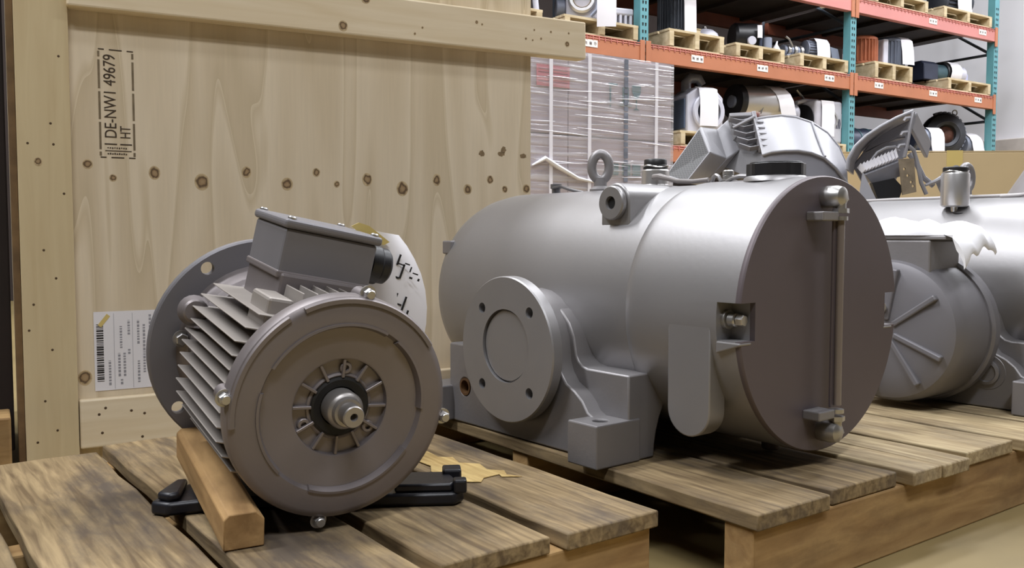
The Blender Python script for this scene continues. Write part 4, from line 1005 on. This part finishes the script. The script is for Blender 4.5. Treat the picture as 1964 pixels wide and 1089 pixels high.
for b in range(3):
    x0, x1 = SH[b] + .04, SH[b + 1] - .04
    for li, z in enumerate(LEVELS):
        h = BEAMH[li]
        fade = ORANGE if li < 2 else mat('faded_pink_beam', (196, 128, 122), .5, .1, .12, 1.2)
        bm_ = obj('beam', MB().box(x0, x1, -.012, .04, z - h - .012, z), fade, RK, ang=0, bevel=.003)
        for xe in (x0 - .035, x1 - .01):
            obj('beam_end_plate', MB().box(xe, xe + .045, -.018, -.010, z - h - .06, z + .03), ORANGE, bm_, ang=0, bevel=.002)
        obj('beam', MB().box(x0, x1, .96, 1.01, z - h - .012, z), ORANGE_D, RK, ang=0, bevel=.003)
        obj('wire_deck', MB().box(x0, x1, .04, .96, z - .004, z + .004), DECKP, RK, ang=0)
        for k in range(4):
            xs = x0 + (x1 - x0) * (k + .5) / 4
            obj('deck_channel', MB().box(xs - .02, xs + .02, .04, .96, z - .035, z - .004), DECKP, RK, ang=0)
        we = MB(); k = x0 + .03
        while k < x1 - .03:
            we.tube([(k, -.014, z - .022), (k, -.016, z - .004), (k, -.008, z + .008), (k, .05, z + .008)], .0045, 5); k += .052
        for zz in (z + .008, z - .008):
            we.tube([(x0, -.012, zz), (x1, -.012, zz)], .004, 5)
        obj('wire_ends', we, WIREP, RK, ang=60)['kind'] = 'stuff'
LBL = mat('beam_label_white', (232, 228, 220), .7, 0, .02)
random.seed(21)
for li, ss in ((1, (-.486, .502, 1.195, 1.994, 2.654, 3.454, 4.188)), (2, (3.424, 4.233))):
    for s in ss:
        z = LEVELS[li] - .045
        lo = obj('location_label', MB().box(s - .06, s + .06, -.0155, -.0125, z - .024, z + .024), LBL, RK, ang=0)
        g = MB()
        for q in (-.04, .0, .04):
            for w_ in range(3):
                g.box(s + q - .010 + w_ * .008, s + q - .006 + w_ * .008, -.0162, -.0155, z - .014 + random.uniform(0, .008), z + .014 - random.uniform(0, .008))
            g.box(s + q - .010, s + q + .010, -.0162, -.0155, z - .002 + random.uniform(-.008, .008), z + .002 + .004)
        o = obj('label_code', g, mat('worn_code_print', (120, 110, 110), .8), lo, ang=0); o['kind'] = 'stuff'

# ------------------------------------------------------------------ goods on the rack
def rk(name, label, cat, s, t, z, rz=0.0, group=None):
    p = RL(s, t, z)
    return thing(name, label, cat, tuple(p), (0, 0, RACK_RZ + math.radians(rz)), group)
def rack_pallet(label, s0, s1, z, dep=.6, h=.118, t0=.005):
    t = rk('small_pallet', label, 'pallet', (s0 + s1) / 2, t0, z, 0, 'small pallets on the rack')
    W = s1 - s0
    for k in range(5):
        y0 = dep * k / 5 + .004; o = obj('deck_board', MB().box(-W / 2, W / 2, -(dep / 5 - .016) / 2, (dep / 5 - .016) / 2, -.009, .009), RPAL, t, ang=0, bevel=.002); o.location = (0, y0 + dep / 10 - .008, h - .009)
    for x in (-W / 2 + .0275, 0, W / 2 - .0275):
        o = obj('stringer', MB().box(-.022, .022, -dep / 2, dep / 2, -(h - .018 - .016) / 2, (h - .018 - .016) / 2), RPAL, t, ang=0, bevel=.003); o.location = (x, dep / 2, .016 + (h - .034) / 2)
    for y in (.045, dep - .05):
        o = obj('bottom_board', MB().box(-W / 2 + .01, W / 2 - .01, -.04, .04, -.008, .008), RPAL, t, ang=0, bevel=.002); o.location = (0, y, .008)
    return t
Z1, Z2, Z0 = 1.829 + .003, 2.474 + .003, 1.129 + .003
PH = .119
rack_pallet('small pallet on the middle shelf half hidden by the crate batten', -1.55, -.86, Z1)
rack_pallet('small pallet on the middle shelf left of the nearest teal post', -.69, -.045, Z1)
rack_pallet('small pallet under the black finned motor', .24, .80, Z1, h=.14)
rack_pallet('small pallet under the black pump drum on the middle shelf', .92, 1.475, Z1)
rack_pallet('small pallet under the gear pump, left of the middle teal post', 1.65, 2.265, Z1)
rack_pallet('tall small pallet under the copper coloured stator', 2.62, 3.17, Z1, h=.155)
rack_pallet('small pallet at the right end of the middle shelf', 3.72, 4.44, Z1)
rack_pallet('small pallet on the top shelf next to the middle teal post', 2.60, 3.38, Z2)
rack_pallet('small pallet at the right end of the top shelf', 3.62, 4.43, Z2)
rack_pallet('small pallet on the bottom shelf under the white blower', .36, 1.0, Z0)
rack_pallet('small pallet on the bottom shelf under the cylinder pump', 1.04, 1.62, Z0)
rack_pallet('small pallet on the bottom shelf under the square fan housing', 1.66, 2.26, Z0)
rack_pallet('small pallet on the bottom shelf under the small blue grey motor', 3.25, 3.8, Z0)
rack_pallet('small pallet on the bottom shelf under the dark round blower', 3.86, 4.44, Z0)
LGREY = mat('pale_lilac_grey_paint', (196, 196, 208), .5, .1, .05)
MGREY = mat('blue_grey_paint', (128, 134, 150), .5, .2, .1)
NAVY = mat('dark_navy_paint', (44, 50, 68), .45, .2, .15)
TEALG = mat('dark_teal_paint', (58, 84, 92), .5, .2, .15)
COPPER = mat('orange_copper_fins', (158, 92, 62), .5, .3, .2)
BRONZE = mat('bronze_bore', (176, 148, 96), .4, .5, .2)
REDP = mat('dull_red_paint', (176, 104, 100), .6, .1, .15)
def paper_tag(parent, pts, W, sy=0.0, name='paper_tag'):
    """sheet hanging along a path of (y, z) points in the thing's frame, W wide along x from x0"""
    x0 = sy
    rows = [[(x0 + W * k / 4, p[0] - .006 * math.sin(PI * k / 4), p[1]) for k in range(5)] for p in pts]
    return obj(name, MB().sheet(rows, .0012), PAPER, parent, ang=60)
def side_tag(parent, pts, D, y0=0.0):
    """as above but hanging on the left flank: points are (x, z), D deep along y"""
    rows = [[(p[0] - .006 * math.sin(PI * k / 4), y0 + D * k / 4, p[1]) for k in range(5)] for p in pts]
    return obj('paper_tag', MB().sheet(rows, .0012), PAPER, parent, ang=60)
def finned_drum(parent, m, r, L, M, n=28, fh=.012, hub=True):
    prof = []
    for i in range(n * 4):
        a = 2 * PI * i / (n * 4); rr = r if i % 4 < 2 else r - fh
        prof.append((rr * math.cos(a), rr * math.sin(a)))
    obj('finned_body', MB().prism(prof, L * .12, L * .85, M), m, parent, ang=20)
    obj('end_bell', MB().lathe([(0, L * .85), (r * .97, L * .85), (r * .97, L * .93), (r * .8, L * .99), (r * .3, L), (0, L)], M, 32), m, parent)
    obj('end_bell', MB().lathe([(0, 0), (r * .7, 0), (r * .97, L * .05), (r * .97, L * .12), (0, L * .12)], M, 32), m, parent)
zt = Z1 + PH + .002
# middle shelf, left of the first post
a = rk('centrifugal_pump', 'blue grey centrifugal pump at the left end of the middle shelf', 'pump', -.98, .2, zt)
obj('casing', MB().lathe([(0, 0), (.09, 0), (.10, .02), (.10, .13), (.07, .17), (.04, .18), (.04, .26), (0, .26)], T(0, 0, 0), 28), MGREY, a)
obj('inlet', MB().lathe([(0, 0), (.05, 0), (.05, .02), (.035, .03), (.035, .12), (0, .12)], axis((-.02, -.07, .09), (-.6, -.8, .2)), 24), LGREY, a)
obj('outlet', MB().tube([(.03, -.06, .12), (.08, -.1, .15), (.12, -.1, .09), (.13, -.1, .012)], .02, 12), LGREY, a)
obj('base', MB().box(-.12, .14, -.1, .1, 0, .014), MGREY, a, ang=0)
b = rk('ring_pump', 'grey pump with a round bronze bore, beside the nearest teal post', 'pump', -.46, .12, zt, -35)
obj('casing', MB().box(-.11, .11, -.02, .2, 0, .24), LGREY, b, ang=0, bevel=.02)
obj('bore_ring', MB().lathe([(.062, 0), (.095, 0), (.098, .01), (.098, .05), (.085, .06), (.066, .06)], axis((0, .0, .14), (0, -1, 0)), 40, True), ALU, b)
obj('bore', MB().lathe([(.062, .058), (.058, .05), (.056, .0), (.03, -.012), (0, -.012)], axis((0, -.0, .14), (0, -1, 0)), 36), BRONZE, b)
obj('flange', MB().cyl((-.12, .06, .1), (-.18, .05, .1), .06, seg=28, bev=.004), MGREY, b)
obj('clamp', MB().tube([(.06, -.05, .02), (.1, -.06, .06), (.12, -.04, .16)], .014, 8), MGREY, b)
paper_tag(b, [(-.065, .30), (-.085, .24), (-.095, .16), (-.095, .08), (-.09, .0), (-.085, -.06)], .13, .10)
c = rk('finned_block', 'pale grey finned cooling block beside the nearest teal post', 'cooling block', -.15, .1, zt, -12)
obj('body', MB().box(-.12, .12, 0, .16, .08, .13), LGREY, c, ang=0, bevel=.012)
for k in range(6): obj('leg_fin', MB().box(-.11 + k * .04, -.09 + k * .04, .005, .15, 0, .085), LGREY, c, ang=0, bevel=.003)
obj('back_plate', MB().box(-.13, -.09, .02, .15, .12, .2), LGREY, c, ang=0, bevel=.008)
# between first and middle post
d = rk('finned_motor', 'upright black finned motor with a white paper sheet, right of the nearest teal post', 'motor', .50, .24, Z1 + .143)
finned_drum(d, mat('black_grey_motor', (50, 54, 62), .45, .3, .1), .125, .36, T(0, 0, 0), 30)
side_tag(d, [(-.02, .37), (-.035, .34), (-.03, .25)], .02)
paper_tag(d, [(-.10, .40), (-.128, .33), (-.135, .22), (-.138, .10), (-.14, .012)], .12, -.02)
tb_ = rk('wood_spacer', 'small tan wooden spacer standing beside the black finned motor', 'spacer', .70, .22, Z1 + .143)
obj('block', MB().box(-.03, .03, -.03, .03, 0, .075), RPAL, tb_, ang=0, bevel=.003); obj('cap', MB().box(-.034, .034, -.034, .034, .075, .083), RPAL, tb_, ang=0)
e = rk('pump_dome', 'pale grey domed pump cover on the pallet beside the black finned motor', 'pump cover', .86, .28, Z1 + .143)
obj('dome', MB().lathe([(0, .115), (.03, .113), (.07, .10), (.10, .075), (.115, .04), (.118, .0), (0, 0)], T(0, 0, 0), 36), LGREY, e)
obj('knob', MB().lathe([(0, .135), (.015, .133), (.018, .12), (.014, .11), (0, .11)], T(0, 0, 0), 16), STEEL, e)
obj('rim', MB().lathe([(.118, 0), (.13, 0), (.13, .012), (.118, .012)], T(0, 0, 0), 36, True), LGREY, e)
f = rk('pump_drum', 'black pump drum lying on the middle shelf with a small white tag', 'pump', 1.30, .26, zt, -25)
obj('drum', MB().lathe([(0, 0), (.10, 0), (.115, .02), (.115, .2), (.10, .22), (0, .22)], axis((-.12, 0, .117), (1, 0, 0)), 40), BLACK, f)
obj('hub', MB().cyl((.0, -.11, .07), (.0, -.135, .07), .035, seg=24, bev=.003), LGREY, f)
obj('valve', MB().cyl((.14, -.1, 0), (.14, -.1, .10), .035, seg=24, bev=.004), MGREY, f)
obj('valve_pipe', MB().cyl((.075, -.12, 0), (.075, -.12, .15), .014, seg=14), NAVY, f)
paper_tag(f, [(-.135, .19), (-.14, .15), (-.14, .09)], .04, .04)
g = rk('funnel', 'small white funnel lying between the rack pallets', 'funnel', 1.50, .12, zt)
obj('cone', MB().lathe([(.045, 0), (.012, .06), (.010, .06), (.042, 0)], T(0, 0, 0), 24, True), PAPER, g); obj('spout', MB().cyl((0, 0, .058), (.01, 0, .09), .010, .006, 14), PAPER, g)
h = rk('gear_pump', 'grey gear pump with a finned motor and white sheet, left of the middle teal post', 'pump', 1.98, .2, zt, -5)
obj('base', MB().box(-.28, .18, -.05, .1, 0, .02), MGREY, h, ang=0, bevel=.003)
for k in range(6):
    obj('gear_ring', MB().lathe([(0, 0), (.04 + .008 * (k % 2), 0), (.045 + .008 * (k % 2), .006), (.045 + .008 * (k % 2), .024), (0, .03)], axis((-.27 + .035 * k, .02, .065), (1, 0, 0)), 14), ZINC if k % 2 else MGREY, h, ang=20)
obj('lever', MB().tube([(-.2, -.03, .09), (-.26, -.05, .14), (-.3, -.05, .16)], .008, 8), ZINC, h)
finned_drum(h, MGREY, .075, .16, axis((-.02, .03, .098), (1, -.2, 0)), 20, .01)
paper_tag(h, [(.02, .185), (-.04, .18), (-.07, .14), (-.08, .06), (-.08, .004)], .15, .03)
i_ = rk('grey_plate', 'small grey plate leaning beside the middle teal post', 'plate', 2.215, .10, zt)
obj('plate', slab([(-.04, 0, 0), (.06, .0, 0), (.05, .02, .11), (-.05, .02, .12)], .006), MGREY, i_, ang=0); obj('foot', MB().box(-.04, .06, -.01, .03, 0, .008), MGREY, i_, ang=0)
# right bay, middle shelf
j = rk('stator', 'stator with orange copper fins, right of the middle teal post', 'stator', 2.78, .26, Z1 + .158, -8)
finned_drum(j, COPPER, .14, .26, T(0, 0, 0), 26, .016)
obj('terminal_block', MB().box(-.19, -.12, -.04, .04, .10, .19), MGREY, j, ang=0, bevel=.01)
k_ = rk('flange_motor', 'dark grey finned motor with a draped white sheet, beside the copper stator', 'motor', 3.12, .24, Z1 + .158, -10)
finned_drum(k_, mat('slate_motor', (92, 98, 112), .45, .3, .1), .135, .28, T(0, 0, 0), 24, .012)
obj('rib_block', MB().box(-.16, -.10, -.12, .0, 0, .25), LGREY, k_, ang=0, bevel=.01)
paper_tag(k_, [(.02, .288), (-.08, .286), (-.13, .25), (-.15, .15), (-.16, .03)], .14, .03)
l_ = rk('gear_motor', 'dark navy gear motor with a white sheet at the right end of the middle shelf', 'motor', 3.98, .26, zt, -6)
obj('gear_case', MB().prism([(-.1, 0), (.1, 0), (.1, .15), (.06, .18), (-.06, .18), (-.1, .15)], 0, .20, axis((-.34, 0, 0), (1, 0, 0), (0, 1, 0))), NAVY, l_, ang=20, bevel=.008)
obj('coupling', MB().cyl((-.14, 0, .09), (.02, 0, .09), .085, seg=32, bev=.005), TEALG, l_)
obj('motor_body', MB().cyl((.02, 0, .1), (.16, 0, .1), .098, seg=32, bev=.008), BLACK, l_)
obj('end_cover', MB().cyl((.16, 0, .095), (.30, 0, .095), .092, .085, 32, .01), LGREY, l_)
obj('base_strip', MB().box(-.33, .28, -.07, .07, 0, .012), NAVY, l_, ang=0)
obj('end_box', MB().box(.24, .33, -.07, .07, .03, .10), mat('lilac_box', (170, 174, 204), .5), l_, ang=0, bevel=.008)
rows = [[(x, -.112 * math.cos(q), .1 + .112 * math.sin(q)) for x in (.04, .09, .14, .19)] for q in (1.9, 1.5, 1.1, .7, .3, 0, -.5, -.8)]
obj('paper_tag', MB().sheet(rows, .0012), PAPER, l_, ang=60)
# top shelf
m_ = rk('finned_motor', 'black motor under a hanging white sheet on the top shelf', 'motor', 4.10, .24, Z2 + PH + .002, -10)
finned_drum(m_, MATS['black_grey_motor'], .13, .4, axis((-.2, 0, .131), (1, 0, 0)), 24)
rows = [[(x, -.14 * math.cos(q), .13 + .14 * math.sin(q)) for x in (-.06, .0, .06, .12)] for q in (2.0, 1.5, 1.0, .5, .1)] + [[(x, -.142, .08) for x in (-.06, .0, .06, .12)], [(x, -.144, .015) for x in (-.05, .0, .07, .13)]]
obj('paper_tag', MB().sheet(rows, .0012), PAPER, m_, ang=60)
# bottom shelf
zb = Z0 + PH + .002
BLUEG = perforated('blue_grey_louvre', (92, 104, 126), (60, 68, 86), 60, .28)
q_ = rk('white_blower', 'pale lilac blower with a blue grey grille and hanging white sheet', 'blower', .70, .22, zb, -12)
obj('housing', MB().prism([(-.15, .0), (.15, .0), (.17, .05), (.17, .27), (.10, .335), (-.06, .345), (-.15, .28)], -.14, .14, axis((0, 0, 0), (0, -1, 0), (1, 0, 0))), LGREY, q_, ang=20, bevel=.012)
obj('side_grille', MB().box(-.162, -.150, -.12, .11, .035, .255), BLUEG, q_, ang=0, bevel=.002)
obj('front_ring', MB().lathe([(.10, 0), (.14, 0), (.14, .02), (.13, .028), (.10, .028)], axis((.03, -.14, .16), (0, -1, 0)), 40, True), LGREY, q_)
obj('front_fan', MB().lathe([(0, .004), (.10, .004), (.10, 0), (0, 0)], axis((.03, -.14, .16), (0, -1, 0)), 32), NAVY, q_)
obj('elbow', MB().tube([(-.06, .02, .33), (-.06, .02, .40), (-.03, .01, .435), (.03, -.01, .43), (.06, -.02, .38)], [.04, .04, .042, .038, .03], 14), mat('grey_elbow', (150, 152, 160), .4, .4), q_)
paper_tag(q_, [(-.10, .352), (-.16, .33), (-.18, .25), (-.182, .15), (-.178, .05)], .16, -.06)
r_ = rk('cylinder_pump', 'bright silver cylinder pump with a black end and draped white sheet', 'pump', 1.32, .26, zb, -10)
obj('base_block', MB().box(-.16, .2, -.11, .1, 0, .03), MGREY, r_, ang=0, bevel=.004)
obj('red_block', MB().box(-.13, .07, -.13, .05, .03, .17), REDP, r_, ang=0, bevel=.006)
obj('bore_block', MB().box(.06, .20, -.15, -.02, .03, .15), mat('pale_block', (206, 200, 196), .5), r_, ang=0, bevel=.006)
obj('bore_hole', MB().lathe([(0, 0), (.035, 0), (.042, .004), (.045, 0)], axis((.13, -.1505, .09), (0, -1, 0)), 28), DARK, r_)
obj('cylinder', MB().cyl((-.10, -.02, .30), (.26, -.02, .30), .135, seg=48, bev=.006), ALU, r_)
obj('end_ring', MB().lathe([(.05, 0), (.135, 0), (.14, .02), (.14, .05), (.05, .05)], axis((-.15, -.02, .30), (1, 0, 0)), 40, True), BLACK, r_)
obj('end_hub', MB().cyl((-.17, -.02, .30), (-.10, -.02, .30), .05, seg=24), MGREY, r_)
obj('cross_rod', MB().tube([(.04, -.13, .20), (.07, -.15, .30), (.10, -.1, .41)], .006, 6), ZINC, r_)
rows = [[(x + .02 * k_k, -.02 - .142 * math.cos(q), .30 + .142 * math.sin(q)) for x in (.11, .16, .21, .26)] for k_k, q in enumerate((1.7, 1.3, .9, .5, .1, -.3))] + [[(x + .12, -.15, .20) for x in (.11, .16, .21, .26)]]
obj('paper_tag', MB().sheet(rows, .0012), PAPER, r_, ang=60)
obj('dark_pipe', MB().cyl((-.22, -.1, .075), (-.12, -.08, .075), .06, seg=28, bev=.004), BLACK, r_)
s_ = rk('twin_pump', 'small pump with white and black round ends beside the square fan housing', 'pump', 1.76, .14, zb, -15)
obj('lower_cap', MB().cyl((-.12, 0, .09), (.04, 0, .09), .085, seg=36, bev=.01), LGREY, s_); obj('lower_face', MB().lathe([(0, 0), (.07, 0), (.084, -.02), (.07, .01), (0, .01)], axis((-.135, 0, .09), (1, 0, 0)), 36), BLACK, s_)
obj('upper_cap', MB().lathe([(0, 0), (.07, 0), (.08, .015), (.08, .10), (.06, .12), (0, .12)], axis((-.04, .10, .24), (1, -.3, 0)), 32), LGREY, s_); obj('stand', MB().box(-.1, .06, .0, .15, 0, .2), NAVY, s_, ang=0, bevel=.01)
u_ = rk('fan_housing', 'pale square fan housing with curved slots and a white sheet, by the middle teal post', 'fan housing', 2.12, .2, zb, -4)
obj('case', MB().box(-.16, .16, -.13, .16, 0, .36), mat('pale_warm_grey', (190, 188, 196), .5, .1), u_, ang=0, bevel=.025, seg=4)
obj('side_fan', MB().lathe([(0, 0), (.12, 0), (.13, .006), (.13, .012), (0, .012)], axis((-.162, .01, .2), (-1, 0, 0)), 36), BLACK, u_)
obj('front_ring', MB().lathe([(.06, 0), (.075, 0), (.075, .008), (.06, .008)], axis((.02, -.131, .2), (0, -1, 0)), 32, True), ZINC, u_)
for k in range(3):
    obj('slot', MB().tube([(.085 + .018 * k, -.132, .13), (.092 + .018 * k, -.132, .17), (.085 + .018 * k, -.132, .21)], .004, 6), NAVY, u_)
paper_tag(u_, [(.06, .367), (-.06, .366), (-.13, .355), (-.142, .30), (-.142, .18), (-.14, .06)], .15, -.10)
obj('lift_bar', MB().tube([(-.25, -.0, .34), (-.16, .0, .365), (.0, .0, .37)], .018, 10), LGREY, u_)
obj('stay', MB().tube([(-.2, .05, .46), (-.1, .05, .38)], .010, 8), ZINC, u_)
v_ = rk('round_blower', 'dark round blower with a reddish hub at the right end of the bottom shelf', 'blower', 4.02, .2, zb, -35)
obj('volute', MB().lathe([(.09, -.02), (.12, -.03), (.19, .0), (.205, .03), (.205, .10), (.19, .13), (0, .13)], axis((0, 0, .208), (0, 1, 0)), 48), mat('charcoal_casting', (58, 60, 66), .45, .3), v_)
obj('inner_bowl', MB().lathe([(.125, -.032), (.13, -.03), (.11, .0), (.095, .03), (0, .04)], axis((0, 0, .2), (0, 1, 0)), 40), mat('dark_grey_bowl', (88, 88, 92), .45, .4), v_)
obj('hub', MB().lathe([(0, -.01), (.03, -.01), (.085, .02), (.085, .05), (0, .05)], axis((0, 0, .2), (0, 1, 0)), 32), mat('rust_red_hub', (92, 58, 46), .7, .1, .35, 30), v_)
for k in range(14):
    q = -1.2 + k * .2
    obj('gear_tooth', MB().box(-.014, .014, -.0, .05, .200, .226, T(0, .06, .208) @ RY(math.degrees(q) + 50)), MGREY, v_, ang=0, bevel=.003)
obj('lifting_eye', MB().tube([(.11 + .022 * math.cos(q), .07, .42 + .026 * math.sin(q)) for q in [2 * PI * k / 20 for k in range(20)]], .006, 8, True), ZINC, v_)
obj('foot', MB().box(-.12, .12, .0, .13, 0, .03), MGREY, v_, ang=0, bevel=.004)
w_ = rk('small_motor', 'small blue grey motor with a bent white sheet, left of the dark round blower', 'motor', 3.52, .1, zb, -20)
obj('body', MB().cyl((-.15, 0, .11), (.08, 0, .11), .105, seg=32, bev=.012), MGREY, w_)
obj('flange', MB().lathe([(0, 0), (.15, 0), (.155, .006), (.155, .02), (0, .02)], axis((-.19, 0, .157), (1, 0, 0)), 36), NAVY, w_); obj('base', MB().box(-.12, .1, -.1, .1, 0, .014), MGREY, w_, ang=0)
rows = [[(x, -.118 * math.cos(q), .11 + .118 * math.sin(q)) for x in (-.02, .03, .08, .12)] for q in (1.7, 1.3, .9, .5, .1)] + [[(x, -.12, .06) for x in (-.02, .03, .08, .12)], [(x, -.122, .0) for x in (-.01, .03, .08, .12)]]
obj('paper_tag', MB().sheet(rows, .0012), PAPER, w_, ang=60)
x_ = rk('end_motor', 'grey motor with a sloping white sheet beside the last teal post', 'motor', 4.335, .2, zb, -10)
obj('body', MB().cyl((-.06, 0, .115), (.09, 0, .115), .11, seg=32, bev=.012), MGREY, x_); obj('base', MB().box(-.06, .09, -.1, .1, 0, .014), MGREY, x_, ang=0)
rows = [[(x + .012 * k_k, -.122 * math.cos(q), .115 + .122 * math.sin(q)) for x in (-.08, -.02, .03, .07)] for k_k, q in enumerate((1.8, 1.4, 1.0, .6, .2, -.2))] + [[(x + .07, -.128, .03) for x in (-.08, -.02, .03, .07)]]
obj('paper_tag', MB().sheet(rows, .0012), PAPER, x_, ang=60)
y_ = rk('blue_drum', 'dark blue drum lying on the bottom shelf right of the middle teal post', 'drum', 2.72, .26, zb - PH, -10)
obj('shell', MB().lathe([(0, 0), (.14, 0), (.15, .01), (.15, .36), (.14, .37), (0, .37)], axis((-.18, 0, .152), (1, 0, 0)), 36), NAVY, y_)
for q in (.12, .25): obj('hoop', MB().lathe([(.15, 0), (.156, .004), (.156, .012), (.15, .016)], axis((-.18 + q, 0, .152), (1, 0, 0)), 36, True), TEALG, y_)
obj('white_lid', MB().cyl((.195, 0, .152), (.21, 0, .152), .13, seg=32), PAPER, y_)
